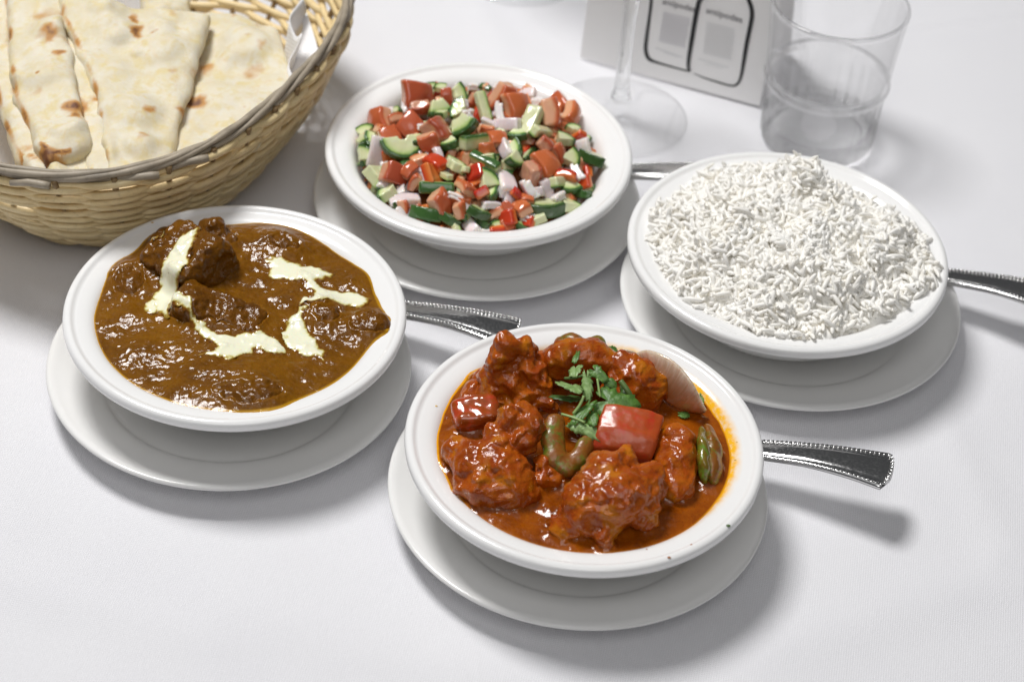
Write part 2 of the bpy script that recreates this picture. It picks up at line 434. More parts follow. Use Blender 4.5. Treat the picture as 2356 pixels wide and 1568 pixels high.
# ================================================================== spoons
def build_spoon(entry, tip, label, rope=False, width_tip=.0122, width_in=.0062, inner=1.0):
    """entry: where the handle crosses the saucer's edge, tip: end of the handle"""
    e = np.array(entry); t = np.array(tip); L = np.linalg.norm(t - e)
    root = empty('spoon', tuple(t))
    d = (t - e) / L
    side = np.cross(d, [0, 0, 1.0]); side /= np.linalg.norm(side); nrm = np.cross(side, d)
    # centre line: straight handle, bending flat inside the saucer
    n = 64; IN = -.045 * inner; s = np.linspace(IN, L, n)
    def cl(s):
        s = np.asarray(s, float); p = e + np.outer(s, d)
        sag = np.where(s < 0, (s * s) * 1.2, 0); p[:, 2] = p[:, 2] + sag
        arch = .0022 * np.sin(np.pi * np.clip(s / L, 0, 1)); p[:, 2] += arch
        return p
    w = np.interp(s, [IN, IN * .45, 0, L * .35, L * .75, L * .93, L * .975, L], [.0042, .0048, width_in, width_in * 1.22, width_tip * .86, width_tip, width_tip * .98, width_tip * .80])
    tt = np.linspace(-1, 1, 23)
    prof = np.interp(np.abs(tt), [0, .45, .66, .70, .74, .90, .96, 1.0], [.00055, .0004, -.0001, -.0002, .0002, .0003, .0001, -.0006])
    fade = np.interp(s, [IN, IN * .2, L], [.3, 1, 1])
    C = cl(s)
    # the end is rounded: pull the corner samples back
    back = np.where(True, 0, 0)
    top = C[:, None] + side * (w[:, None, None] * tt[None, :, None]) + nrm * (fade[:, None, None] * prof[None, :, None] + .0011)
    bot = C[:, None] + side * (w[:, None, None] * tt[None, :, None] * .97) + nrm * (-.0009 - .0003 * (1 - tt ** 2))[None, :, None]
    rnd = np.interp(s, [0, L * .9, L], [0, 0, 1]) ** 3
    pull = (np.abs(tt) ** 4)[None, :] * rnd[:, None] * .004
    top = top - d * pull[..., None]; bot = bot - d * pull[..., None]
    m = len(tt)
    V = np.vstack([top.reshape(-1, 3), bot.reshape(-1, 3)]); F = []
    N = n * m
    for i in range(n - 1):
        for j in range(m - 1):
            F.append((i * m + j, i * m + j + 1, (i + 1) * m + j + 1, (i + 1) * m + j))
            F.append((N + i * m + j, N + (i + 1) * m + j, N + (i + 1) * m + j + 1, N + i * m + j + 1))
        F.append((i * m, (i + 1) * m, N + (i + 1) * m, N + i * m))
        F.append((i * m + m - 1, N + i * m + m - 1, N + (i + 1) * m + m - 1, (i + 1) * m + m - 1))
    F.append(tuple(range(m)) + tuple(N + j for j in reversed(range(m))))
    F.append(tuple((n - 1) * m + j for j in reversed(range(m))) + tuple(N + (n - 1) * m + j for j in range(m)))
    off = t
    hd = mesh('handle', V - off, F, MAT['metal'], root)
    # beading or rope moulding along both edges and round the end
    path = []; fr = .82
    ss = np.linspace(IN * .66, L - .0032, 400)
    ww = np.interp(ss, s, w)
    Pa = cl(ss) - side * (ww * fr)[:, None]; Pb = cl(ss) + side * (ww * fr)[:, None]
    a = np.linspace(0, 1, 80)[:, None]
    end = Pa[-1] * (1 - a) + Pb[-1] * a + d * (.0024 * np.sin(np.pi * a) ** .5)
    full = np.vstack([Pa, end, Pb[::-1]])
    seg = np.r_[0, np.cumsum(np.linalg.norm(np.diff(full, axis=0), axis=1))]
    step = .0021 if rope else .00195
    q = np.arange(0, seg[-1], step); pos = np.stack([np.interp(q, seg, full[:, k]) for k in range(3)], 1)
    tan = np.gradient(pos, axis=0); tan /= np.linalg.norm(tan, axis=1)[:, None]
    ico = bmesh.new(); bmesh.ops.create_icosphere(ico, subdivisions=2, radius=1.0)
    sv = np.array([v.co[:] for v in ico.verts]); sf = [tuple(v.index for v in f.verts) for f in ico.faces]; ico.free()
    parts = []
    for p_, t_ in zip(pos, tan):
        b_ = np.cross(nrm, t_); b_ /= np.linalg.norm(b_)
        if rope:
            ax = t_ * .75 + b_ * .66; ax /= np.linalg.norm(ax); by = np.cross(nrm, ax)
            loc = sv[:, :1] * ax * .0015 + sv[:, 1:2] * by * .0005 + sv[:, 2:] * nrm * .0005
        else:
            loc = sv[:, :1] * t_ * .00092 + sv[:, 1:2] * b_ * .0009 + sv[:, 2:] * nrm * .0008
        parts.append((p_ + nrm * .00135 + loc, sf))
    V, F = join(parts)
    mesh('beaded_edge', V - off, F, MAT['metal'], hd)
    # the spoon's bowl, tucked behind the dish on the saucer
    st = cl([IN])[0]; dd = np.array([d[0], d[1], 0]); dd /= np.linalg.norm(dd)
    sd = np.cross(dd, [0, 0, 1.0])
    u = np.linspace(0, 1, 26); v = np.linspace(-1, 1, 17)
    L2 = .044 * (inner if inner == 1 else .8)
    half = .0145 * np.sqrt(np.clip(1 - (2 * u - 1) ** 2, 0, 1)) * (1 - .18 * (u - .5)) + .0012
    T = []; B = []
    for ui, hf in zip(u, half):
        c = st - dd * (ui * L2 - .002)
        depth = .0050 * np.sqrt(max(0, 1 - (2 * ui - 1) ** 2))
        z = np.clip(st[2] + .001, .0115, .014)
        for vi in v:
            zz = z - depth * (1 - vi * vi)
            T.append([*(c + sd * hf * vi)[:2], zz + .0006]); B.append([*(c + sd * hf * vi)[:2], zz - .0006])
    m = len(v); n2 = len(u); N = n2 * m; F = []
    for i in range(n2 - 1):
        for j in range(m - 1):
            F.append((i * m + j, (i + 1) * m + j, (i + 1) * m + j + 1, i * m + j + 1))
            F.append((N + i * m + j, N + i * m + j + 1, N + (i + 1) * m + j + 1, N + (i + 1) * m + j))
        F.append((i * m, N + i * m, N + (i + 1) * m, (i + 1) * m)); F.append((i * m + m - 1, (i + 1) * m + m - 1, N + (i + 1) * m + m - 1, N + i * m + m - 1))
    mesh('spoon_bowl', np.array(T + B) - off, F, MAT['metal'], root)
    tag(root, label, 'spoon', 'spoons on the saucers')
build_spoon((.1190, .7222, .0180), (.1770, .7051, .0262), 'steel spoon with rope edged handle beside the red curry bowl', rope=True, inner=.3)
build_spoon((-.0525, .8020, .0180), (.0021, .7800, .0265), 'steel spoon with beaded handle between the brown curry and red curry bowls', inner=.5)
build_spoon((.2208, .8620, .0180), (.2762, .8370, .0265), 'steel spoon with beaded handle to the right of the rice bowl', inner=.3)
build_spoon((.0560, .9310, .0180), (.1157, .9205, .0262), 'steel spoon with beaded handle between the salad and rice bowls', inner=.15)

# ================================================================== glasses
def build_tumbler():
    root = empty('water_tumbler', (.1630, 1.0035, 0))
    out = [(0, 1.2), (22, .9), (27, 0), (30.5, .6), (32.2, 3), (32.6, 8), (33.0, 20), (33.4, 32), (33.8, 36.5), (34.9, 39.0), (35.3, 41), (34.6, 43.2), (34.6, 46), (35.4, 60), (36.8, 76), (37.9, 86), (38.1, 88.0), (37.5, 89.0), (36.6, 89.1),
           (36.0, 88.2), (35.0, 76), (33.6, 60), (32.6, 46), (31.8, 40), (31.0, 32), (30.2, 20), (29.0, 13), (26, 10.6), (16, 9.4), (0, 9.2)]
    p = dens(out, 4) * mm; n = 240
    V, F = lathe(p, n)
    r = np.hypot(V[:, 0], V[:, 1]); th = np.arctan2(V[:, 1], V[:, 0])
    prof_i = np.repeat(np.arange(len(p)), n); outer = prof_i < len(p) * .62
    amp = np.where(outer, .0011 * sstep(.0005, .004, V[:, 2]) * sstep(.037, .028, V[:, 2]), 0)
    k = 1 + amp * np.abs(np.sin(th * 15)) * -1 / np.maximum(r, .005)
    V[:, 0] *= k; V[:, 1] *= k
    zc = V[F][:, :, 2].mean(1)
    for nm, lo_, hi_ in (('base', -1, .0125), ('ribbed_wall', .0125, .0375), ('ring', .0375, .0440), ('glass_wall', .0440, .0862), ('rim', .0862, 9)):
        q = F[(zc > lo_) & (zc <= hi_)]; u_, inv = np.unique(q, return_inverse=True)
        mesh(nm, V[u_], inv.reshape(q.shape), MAT['base_glass' if nm in ('base', 'ring', 'rim') else 'glass'], root)
    tag(root, 'empty clear glass tumbler with ribbed base behind the rice', 'tumbler')
build_tumbler()
def wine_profile():
    o = [(0, .4), (36, .2), (38, .6), (38.4, 1.3), (37.6, 1.8), (30, 2.6), (18, 3.8), (10, 5.6), (6.6, 8.5), (5.9, 13), (5.2, 17), (4.3, 20), (4.0, 30), (3.7, 45), (3.7, 60), (4.0, 72), (5.2, 80), (9, 86), (18, 94), (27, 106), (32, 122), (33.5, 140), (32, 160), (29, 182), (28.2, 183), (27.8, 182)]
    i = [(30.8, 160), (32.3, 140), (30.8, 122), (25.8, 107), (17, 95.6), (8, 88.5), (0, 86.5)]
    return o, i
def build_wine(loc, label):
    root = empty('wine_glass', loc)
    o, i = wine_profile()
    V, F = lathe(dens(o + i, 4) * mm, 96)
    zc = V[F][:, :, 2].mean(1)
    for nm, lo_, hi_ in (('foot', -1, .0086), ('stem', .0086, .0800), ('glass_bowl', .0800, 9)):
        q = F[(zc > lo_) & (zc <= hi_)]; u_, inv = np.unique(q, return_inverse=True)
        mesh(nm, V[u_], inv.reshape(q.shape), MAT['stem_glass' if nm == 'stem' else 'thin_glass'], root)
    tag(root, label, 'wine glass', 'wine glasses at the back')
build_wine((.0505, 1.0075, 0), 'stemmed wine glass standing in front of the printed card')
build_wine((-.0135, 1.1545, 0), 'wine glass at the far edge with only its foot in view')

# ================================================================== printed card
def build_card():
    A = np.array([.0270, 1.0644, 0]); B = np.array([.1318, 1.0281, 0])
    u = (B - A); Wd = np.linalg.norm(u); u /= Wd
    back = np.array([-u[1], u[0], 0]); back = back if back[1] > 0 else -back
    lean = math.radians(5); up = np.array([0, 0, 1.0]) * math.cos(lean) + back * math.sin(lean)
    nrm = np.cross(u, up); nrm = nrm if nrm[1] < 0 else -nrm
    H = .150
    root = empty('tent_card', tuple((A + B) / 2))
    off = (A + B) / 2
    def slab(name, a, b, c, d, th, dirn, m):
        q = np.array([a, b, c, d]); V = np.vstack([q, q + dirn * th]) - off
        F = [(0, 1, 2, 3), (7, 6, 5, 4), (0, 4, 5, 1), (1, 5, 6, 2), (2, 6, 7, 3), (3, 7, 4, 0)]
        return mesh(name, V, F, m, root, smooth=False)
    card = m_plain('matt_white_card', (.93, .92, .915), .75)
    z0 = np.array([0, 0, .0008])
    slab('front_panel', A + z0, B + z0, B + up * H, A + up * H, .0006, -nrm, card)
    foot = back * .062
    slab('back_panel', A + foot + z0, B + foot + z0, B + up * H - nrm * .001, A + up * H - nrm * .001, .0006, back, card)
    ink = m_plain('black_print', (.02, .02, .022), .6); gry = m_plain('grey_print', (.77, .77, .775), .7); gry2 = m_plain('pale_grey_print', (.69, .68, .705), .7); txt = m_plain('dark_grey_print', (.20, .19, .20), .7)
    org = A
    def uv(x, y):
        """photograph spot on the card's front plane"""
        d = FW + RI * ((x - 1178) / K) + UP * ((784 - y) / K)
        t = ((org - CAM) @ nrm) / (d @ nrm); p = CAM + d * t - org
        return np.array([p @ u, p @ up])
    def cu(x, y): return uv((2400 + x / 4.48) * .61466, (y / 4.48) * .61466)
    def P3(q, lift): return org + np.outer(q[:, 0], u) + np.outer(q[:, 1], up) + nrm * lift - off
    def stroke(name, q, w, m, lift=.0003, taper=None):
        q = catmull(q, 90); T = np.gradient(q, axis=0); T /= np.linalg.norm(T, axis=1)[:, None]; Nn = np.stack([-T[:, 1], T[:, 0]], 1)
        w = np.asarray(w, float); ww = np.interp(np.linspace(0, 1, 90), np.linspace(0, 1, len(np.atleast_1d(w))), np.atleast_1d(w))[:, None]
        a = P3(q + Nn * ww, lift); b = P3(q - Nn * ww, lift); V = np.vstack([a, b]); F = [(i, i + 1, 90 + i + 1, 90 + i) for i in range(89)]
        return mesh(name, V, F, m, root, smooth=False)
    L = [cu(*p) for p in [(170, 40), (150, 210), (115, 470), (85, 700), (78, 820), (100, 930), (150, 1000), (260, 1045), (480, 1110), (700, 1170), (820, 1195)]]
    Lx = L[0] + (L[0] - L[1]) * np.array([[1.0], [3.2], [4.2]]) 
    L = [Lx[2] + np.array([.010, .004]), Lx[1] + np.array([.003, 0]), Lx[0]] + L
    R = [cu(*p) for p in [(820, 1190), (795, 1120), (800, 1000), (830, 800), (870, 560), (910, 320), (950, 130), (985, 10)]]
    Rt = [R[-1] + np.array([.0035, .008]), R[-1] + np.array([.0062, .018]), R[-1] + np.array([.0070, .032])]
    R2 = [cu(*p) for p in [(880, 1225), (1050, 1300), (1250, 1365), (1450, 1425), (1560, 1435), (1630, 1390), (1680, 1270), (1720, 1050), (1775, 720), (1835, 430), (1862, 260), (1850, 130), (1810, 10)]]
    R2t = [R2[-1] + np.array([-.0040, .006]), R2[-1] + np.array([-.0075, .016]), R2[-1] + np.array([-.0080, .030])]
    stroke('bottle_outline', L, [.0009] * 4 + [.0011, .0012, .0012, .0007, .0005, .0006], ink)
    stroke('bottle_outline', R + Rt, [.0008, .0012, .0014, .0014, .0014, .0013], ink, .0004)
    stroke('bottle_outline', R2 + R2t, [.0002, .0005, .0006, .0008, .0012, .0013, .0013, .0012, .0010], ink, .0004)
    def word(px, py, qx, qy):
        a = cu(px, py); b = cu(qx, qy)
        c = bpy.data.curves.new('heading_text', 'FONT'); c.body = 'antipodes'; c.size = 1; c.extrude = 0
        c.offset = .012
        ob = bpy.data.objects.new('heading_text', c); COL.objects.link(ob)
        dg = bpy.context.evaluated_depsgraph_get(); me = bpy.data.meshes.new_from_object(ob.evaluated_get(dg))
        co = np.array([v.co[:] for v in me.vertices]); fs = [tuple(p.vertices) for p in me.polygons]
        bpy.data.objects.remove(ob)
        wid = co[:, 0].max(); e = (b - a); ln = np.linalg.norm(e); e /= ln; f_ = np.array([-e[1], e[0]])
        q = a + np.outer(co[:, 0] / wid * ln, e) + np.outer(co[:, 1] / wid * ln * 1.0, f_)
        mesh('heading_text', P3(q, .0003), fs, txt, root, smooth=False)
    word(355, 62, 905, 205); word(1085, 215, 1690, 385)
    rg = random.Random(4)
    def para(x0, y0, x1, y1, x2, y2, nl, m):
        a = cu(x0, y0); b = cu(x1, y1); c = cu(x2, y2)
        for k in range(nl):
            f0 = k / nl; f1 = (k + .5) / nl; l = 1 - (rg.random() * .06)
            q = np.array([a + (c - a) * f0, a + (b - a) * l + (c - a) * f0, a + (b - a) * l + (c - a) * f1, a + (c - a) * f1])
            mesh('text_line', P3(q, .0003), [(0, 1, 2, 3)], m, root, smooth=False)
    para(375, 195, 840, 310, 290, 700, 21, gry2); para(1100, 365, 1600, 490, 1030, 900, 21, gry)
    para(240, 790, 720, 960, 230, 835, 1, gry); para(380, 870, 640, 950, 376, 900, 1, gry)
    para(960, 975, 1480, 1130, 952, 1010, 1, gry); para(1080, 1060, 1380, 1140, 1076, 1085, 1, gry)
    tag(root, 'white folded table card printed with two bottle outlines behind the wine glass', 'table card')
build_card()

# ================================================================== bread basket
BK = np.array([-.2083, .9387]); BH = .080
def brim(th): return .1186 - .0138 * np.cos(2 * th) + .0138 * np.sin(2 * th)
def bscale(z): return np.interp(z, [0, .004, .018, .038, .060, .080], [.58, .62, .74, .855, .94, 1.0])
def m_cane(name, a, b, c, rough=.45):
    t = NT(name)
    co = t.co(); n1 = t.noise(60, 3, .6, co); n2 = t.noise(500, 3, .6, co)
    col = t.ramp(n1, [(.25, a), (.55, b), (.8, c)])
    col = t.mix(t.ramp(n2, [(.55, 0.0), (.8, .5)]), col, tuple(x * .55 for x in a))
    col = t.mix(t.math('MULTIPLY', t.rnd(), .5), col, b)
    t.set(Base_Color=col, Roughness=rough, Normal=t.bump(n2, .3, .0005)); return t.m
MAT['cane'] = m_cane('straw_cane', (.62, .46, .22), (.78, .62, .34), (.86, .72, .45))
MAT['stake'] = m_cane('brown_cane_stake', (.12, .075, .03), (.22, .14, .06), (.34, .23, .11))
MAT['willow'] = m_cane('grey_willow', (.17, .14, .105), (.36, .305, .23), (.52, .45, .34), .5)
def build_basket():
    root = empty('bread_basket', (*BK, 0)); rg = np.random.RandomState(2)
    ns = 30; off = np.array([*BK, 0])
    rows = 24; zs = np.linspace(.004, .074, rows)
    for k, z in enumerate(zs):
        th = np.linspace(0, 2 * np.pi, ns * 8, endpoint=False)
        ph = (k % 2) * np.pi
        wv = .0016 * np.tanh(2.2 * np.cos(th * ns / 2 + ph)) / .98
        r = brim(th) * bscale(z) + wv + .0004 * np.sin(th * 3 + k)
        zz = z + .0006 * np.sin(th * 5 + k * 1.7) + .0005 * rg.normal()
        P = np.stack([r * np.cos(th), r * np.sin(th), zz + 0 * th], 1)
        V, F = tube(P, .00198 * (1 + .10 * rg.normal()), 7, closed=True)
        mesh('weaver', V, F, MAT['cane'], root)
    for j in range(ns):
        th = 2 * np.pi * (j + .5 * 0) / ns + np.pi / ns * 0
        z = np.linspace(.001, .078, 14); r = brim(th) * bscale(z)
        P = np.stack([r * np.cos(th), r * np.sin(th), z], 1)
        V, F = tube(P, .0016, 6); mesh('stake', V, F, MAT['stake'], root)
    # rim of twisted rods
    th = np.linspace(0, 2 * np.pi, 320, endpoint=False)
    for s in range(4):
        tw = th * 4 + s * np.pi / 2 + .5 * np.sin(2 * th + s)
        rr = .0019
        r = brim(th) - .0040 + rr * .95 * np.cos(tw); zz = BH - .0012 + rr * 1.05 * np.sin(tw)
        P = np.stack([r * np.cos(th), r * np.sin(th), zz], 1)
        rad = .0016 + .00022 * np.sin(th * 7 + s * 2) + .0002 * np.sin(31 * th)
        V, F = tube(P, rad, 9, closed=True); mesh('rim_rod', V, F, MAT['willow'], root)
    for k, a in enumerate(np.radians([262, 284, 296])):   # cut rod ends in the rim
        r = brim(a) + .0012; d = np.array([-math.sin(a), math.cos(a), 0])
        c = np.array([r * math.cos(a), r * math.sin(a), BH - .003])
        V, F = tube(np.array([c - d * .016 + [0, 0, -.002], c - d * .007, c, c + d * .0035]), [.0016, .0019, .0020, .0018], 9)
        mesh('rod_end', V, F, MAT['willow'], root)
    # base: rings of cane
    for f in np.linspace(.08, .56, 13):
        th = np.linspace(0, 2 * np.pi, 90, endpoint=False); r = brim(th) * f
        V, F = tube(np.stack([r * np.cos(th), r * np.sin(th), .0035 + 0 * th], 1), .0021, 6, closed=True); mesh('base_ring', V, F, MAT['cane'], root)
    for a in np.linspace(0, np.pi, 7, endpoint=False):
        r1 = brim(a) * .63; V, F = tube(np.array([[r1 * math.cos(a), r1 * math.sin(a), .0022], [-r1 * math.cos(a), -r1 * math.sin(a), .0022]]), .0019, 6); mesh('base_stick', V, F, MAT['stake'], root)
    tag(root, 'oval woven cane bread basket with grey twisted rim', 'basket')
build_basket()

def build_napkin():
    t = NT('embossed_paper_napkin'); co = t.co()
    w = t.n('ShaderNodeTexWave', wave_type='BANDS', bands_direction='DIAGONAL', i_Scale=230, i_Distortion=.2); t.put(w.inputs['Vector'], co)
    t.set(Base_Color=(.86, .85, .85), Roughness=.9, Normal=t.bump(w.outputs['Fac'], .25, .0004))
    ang = np.linspace(0, 2 * np.pi, 220, endpoint=False); ss = np.linspace(0, 1, 40)
    # height the paper reaches up the wall, by angle: a pointed corner at the right, folds at the left
    A = np.degrees(ang)
    def pk(c, w, h): d = np.abs((A - c + 180) % 360 - 180); return h * np.clip(1 - d / w, 0, 1) ** 1.1
    top = .024 + pk(20, 13, .050) + pk(4, 22, .056) + pk(346, 16, .040) + pk(110, 24, .040) + pk(235, 40, .042) + pk(180, 30, .03) + .003 * np.sin(ang * 9)
    V = []
    for s in ss:
        z = .0075 + (top - .0075) * np.clip((s - .35) / .65, 0, 1) ** 1.25
        sc = np.where(s < .35, s / .35 * .56, bscale(np.minimum(z, .08)) - .045 / 1.0 * 1.0 - .01 * (s - .35))
        sc = sc - .20 * (pk(14, 34, 1.0)) * s
        fold = .0022 * np.sin(ang * 13 + 2 * np.sin(ang * 3)) * s ** 2
        r = brim(ang) * sc + fold - .002
        V.append(np.stack([r * np.cos(ang), r * np.sin(ang), z + 0 * ang], 1))
    V = np.vstack(V); n = len(ang)
    i, j = np.meshgrid(np.arange(len(ss) - 1), np.arange(n), indexing='ij')
    F = np.stack([i * n + j, i * n + (j + 1) % n, (i + 1) * n + (j + 1) % n, (i + 1) * n + j], -1).reshape(-1, 4)
    o = mesh('paper_napkin', V, F, t.m); o.location = (*BK, 0)
    md = o.modifiers.new('thickness', 'SOLIDIFY'); md.thickness = .0006
    # the folded corner that stands up between the bread and the right wall
    E_ = np.array([at(664, 215, .052), at(652, 150, .054), at(668, 112, .060), at(690, 92, .066), at(700, 24, .074)]); G_ = np.array([at(690, 205, .058), at(715, 180, .064), at(737, 150, .069), at(728, 100, .071), at(706, 30, .075)])
    E_ = catmull(E_, 26); G_ = catmull(G_, 26); w_ = np.linspace(0, 1, 12)
    S_ = E_[:, None] * (1 - w_)[None, :, None] + G_[:, None] * w_[None, :, None]
    S_[..., 2] += .004 * np.sin(np.pi * w_)[None, :] * np.linspace(1, .1, 26)[:, None] + .0012 * noise(S_, .012, 3)
    i, j = np.meshgrid(np.arange(25), np.arange(11), indexing='ij')
    Fq = np.stack([i * 12 + j, i * 12 + j + 1, (i + 1) * 12 + j + 1, (i + 1) * 12 + j], -1).reshape(-1, 4)
    fl = mesh('folded_corner', S_.reshape(-1, 3) - np.array([*BK, 0]), Fq, t.m, o)
    md = fl.modifiers.new('thickness', 'SOLIDIFY'); md.thickness = .0006
    tag(o, 'white embossed paper napkin lining the bread basket', 'napkin')
build_napkin()

# naan: puffed flat breads cut into wedges
def m_naan():
    t = NT('baked_naan'); co = t.co()
    n1 = t.noise(38, 4, .6, co); n2 = t.noise(160, 4, .6, co); n3 = t.noise(700, 3, .6, co)
    base = t.ramp(n1, [(.30, (.71, .67, .565)), (.45, (.66, .585, .415)), (.58, (.71, .66, .535)), (.72, (.66, .57, .37))])
    base = t.mix(t.ramp(n2, [(.49, 0.0), (.66, .62)]), base, (.66, .53, .22))
    base = t.mix(t.ramp(t.noise(75, 5, .7, co, .8), [(.59, 0.0), (.72, .42)]), base, (.66, .44, .17))
    ch = t.attr('char_hole').outputs['Fac']
    f = t.math('ADD', ch, t.math('MULTIPLY', t.math('SUBTRACT', n2, .5), t.math('MULTIPLY', ch, 1.4)))
    base = t.mix(t.ramp(f, [(.12, 0.0), (.5, 1.0)]), base, (.50, .25, .07))
    base = t.mix(t.ramp(f, [(.55, 0.0), (1.0, 1.0)]), base, (.15, .055, .02))
    t.set(Base_Color=base, Roughness=.62, Normal=t.bump(n3, .2, .0006, t.bump(n2, .3, .0016)))
    t.b.inputs['Subsurface Weight'].default_value = .25
    t.b.inputs['Subsurface Radius'].default_value = (.006, .004, .002); t.b.inputs['Subsurface Scale'].default_value = .6
    return t.m
MAT['naan'] = m_naan()
CHAR_HOLE = [(310, 240, 46, 1.0), (350, 335, 24, .8), (270, 105, 60, .45), (370, 110, 30, .5), (450, 640, 50, 1.15), (465, 695, 28, .9), (815, 130, 34, .85), (840, 195, 32, 1.0), (945, 205, 20, .6),
        (1040, 410, 24, .35), (905, 655, 26, .6), (860, 800, 34, .4), (1540, 430, 48, .5), (1600, 320, 34, .35), (1510, 270, 18, .3), (1240, 400, 55, .5), (1190, 610, 48, 1.25), (1120, 610, 26, .8),  # the heavy spot by the fold paints the dark of a hole
        (230, 540, 28, .35), (575, 600, 36, .5), (280, 920, 46, 1.2), (350, 930, 40, .9), (155, 900, 30, .5), (175, 960, 24, .6), (610, 310, 20, .3), (1440, 115, 24, .4), (1580, 170, 30, .3), (555, 35, 24, .4), (1060, 90, 30, .25), (185, 305, 7, 1.2), (235, 470, 7, 1.2), (1490, 662, 7, 1.4)]
BUB = [(300, 190, 95, .0035), (250, 440, 120, .003), (820, 640, 130, .0035), (1510, 290, 140, .0045), (700, 200, 110, .003), (960, 300, 120, .0025), (860, 830, 90, .003), (400, 760, 90, .003), (1450, 640, 150, .002), (1000, 180, 70, .002), (620, 90, 70, .002)]
def build_naan(poly, z, tilt=(0, 0), th=.0085, label='', seed=0, edge_char=.0):
    P2 = np.array([c1(x, y, z + .006)[:2] for x, y in poly])
    cen = P2.mean(0)
    ch = [(c1(x, y, z + .006)[:2], r * .0000965 * 1.05, s) for x, y, r, s in CHAR_HOLE]
    bb = [(c1(x, y, z + .006)[:2], r * .0000965, h) for x, y, r, h in BUB]
    rb_ = np.random.RandomState(seed + 40)
    lo2, hi2 = P2.min(0), P2.max(0)
    bb += [(lo2 + (hi2 - lo2) * rb_.rand(2), rb_.uniform(.003, .009), rb_.uniform(.0006, .0017)) for _ in range(16)]
    def lift(q): return tilt[0] * (q[:, 0] - cen[0]) + tilt[1] * (q[:, 1] - cen[1])
    def bumps(q):
        b = 0
        for c, r, h in bb: b = b + h * 1.25 * np.exp(-(np.hypot(q[:, 0] - c[0], q[:, 1] - c[1]) / r) ** 4)
        return b
    def f(Q):
        m = (np.abs(Q[:, 2] - z - lift(Q)) < th * .5 + .010); out = np.full(len(Q), .02)
        Q = Q[m]
        sd = poly_sd(Q[:, :2], P2) - .0019 + .0020 * fbm(Q * [1, 1, 0], .018, seed, 2)
        zz = Q[:, 2] - z - lift(Q)
        top = th * .5 + bumps(Q) + .0032 * noise(Q * [1, 1, 0], .026, seed + 2) + .0009 * noise(Q * [1, 1, 0], .010, seed + 3)
        dz = np.where(zz > 0, zz - top, -zz - th * .5)
        rd = .0046
        a = np.stack([sd + rd, dz + rd], 1)
        out[m] = np.linalg.norm(np.maximum(a, 0), axis=1) + np.minimum(a.max(1), 0) - rd
        return out
    lo = [*(P2.min(0) - .004), z - th - .02]; hi = [*(P2.max(0) + .004), z + th + .022]
    V, F = surfnets(f, lo, hi, .0016)
    cv = np.zeros(len(V))
    Vw = V + .0035 * np.stack([fbm(V, .009, 61, 3), fbm(V, .009, 67, 3), 0 * V[:, 0]], 1)
    for c, r, s in ch: cv = np.maximum(cv, s * np.exp(-(np.hypot(Vw[:, 0] - c[0], Vw[:, 1] - c[1]) / r) ** 2))
    # the cut and floor sides are browned
    sd = -poly_sd(V[:, :2], P2); zz = V[:, 2] - z - lift(V)
    low = sstep(.0, -th * .5, zz) * sstep(.004, .001, sd)
    cv = np.maximum(cv, edge_char * low * np.clip(.35 + 1.0 * noise(V, .006, seed + 9), 0, 1))
    cv = np.maximum(cv, edge_char * np.exp(-(sd / .0012) ** 2) * np.clip(.15 + 1.3 * noise(V, .016, seed + 12), 0, .8) * (V[:, 0] < cen[0] + .02))
    o = mesh('naan_piece', V - np.array([*cen, z]), F, MAT['naan'], attrs={'char_hole': np.clip(cv, 0, 1.3)}); o.location = (*cen, z)
    tag(o, label, 'bread', 'naan pieces in the basket')
build_naan([(1285, 70), (1400, 80), (1480, 95), (1600, 150), (1690, 190), (1722, 240), (1748, 420), (1768, 520), (1700, 690), (1560, 810), (1300, 930), (1000, 1010), (700, 1060), (620, 1010), (640, 600), (900, 200)], .060, (.02, .03), .010, 'rounded naan piece with a big blister at the right of the basket', 1, .5)
build_naan([(380, 10), (500, 20), (800, 48), (1100, 78), (1262, 95), (1240, 200), (1192, 350), (1150, 480), (1095, 620), (1060, 720), (1000, 860), (900, 1010), (665, 1050), (640, 800), (600, 560), (560, 430), (470, 250), (400, 130)], .0705, (-.05, .07), .009, 'large naan wedge with brown scorch marks in the middle of the basket', 2, .9)
build_naan([(372, -20), (430, 120), (575, 430), (650, 800), (800, 1040), (562, 1055), (540, 860), (470, 560), (432, 400), (392, 150)], .0665, (.05, .05), .010, 'narrow strip of naan beside the large middle wedge', 3, 1.2)
build_naan([(58, -30), (365, -30), (385, 150), (428, 400), (462, 560), (525, 720), (535, 850), (400, 890), (300, 915), (235, 850), (222, 810), (100, 560), (60, 300)], .0710, (.03, .05), .011, 'naan slice with dark scorched blisters at the left of the basket', 4, 1.25)
build_naan([(-260, -60), (48, -30), (55, 300), (95, 560), (150, 690), (228, 830), (300, 1000), (180, 1040), (60, 790), (8, 640), (-30, 480), (-200, 300)], .0640, (.05, .05), .010, 'naan slice running off the left edge of the picture', 5, 1.0)
build_naan([(300, 1010), (330, 960), (420, 915), (540, 870), (700, 900), (700, 1075), (290, 1080)], .0615, (.0, .0), .010, 'small low naan end against the front rim', 6, .4)
build_naan([(860, -120), (1140, -120), (1150, 55), (1080, 95), (900, 80)], .0560, (0, .12), .009, 'pale naan end poking up at the back of the basket', 7, .2)

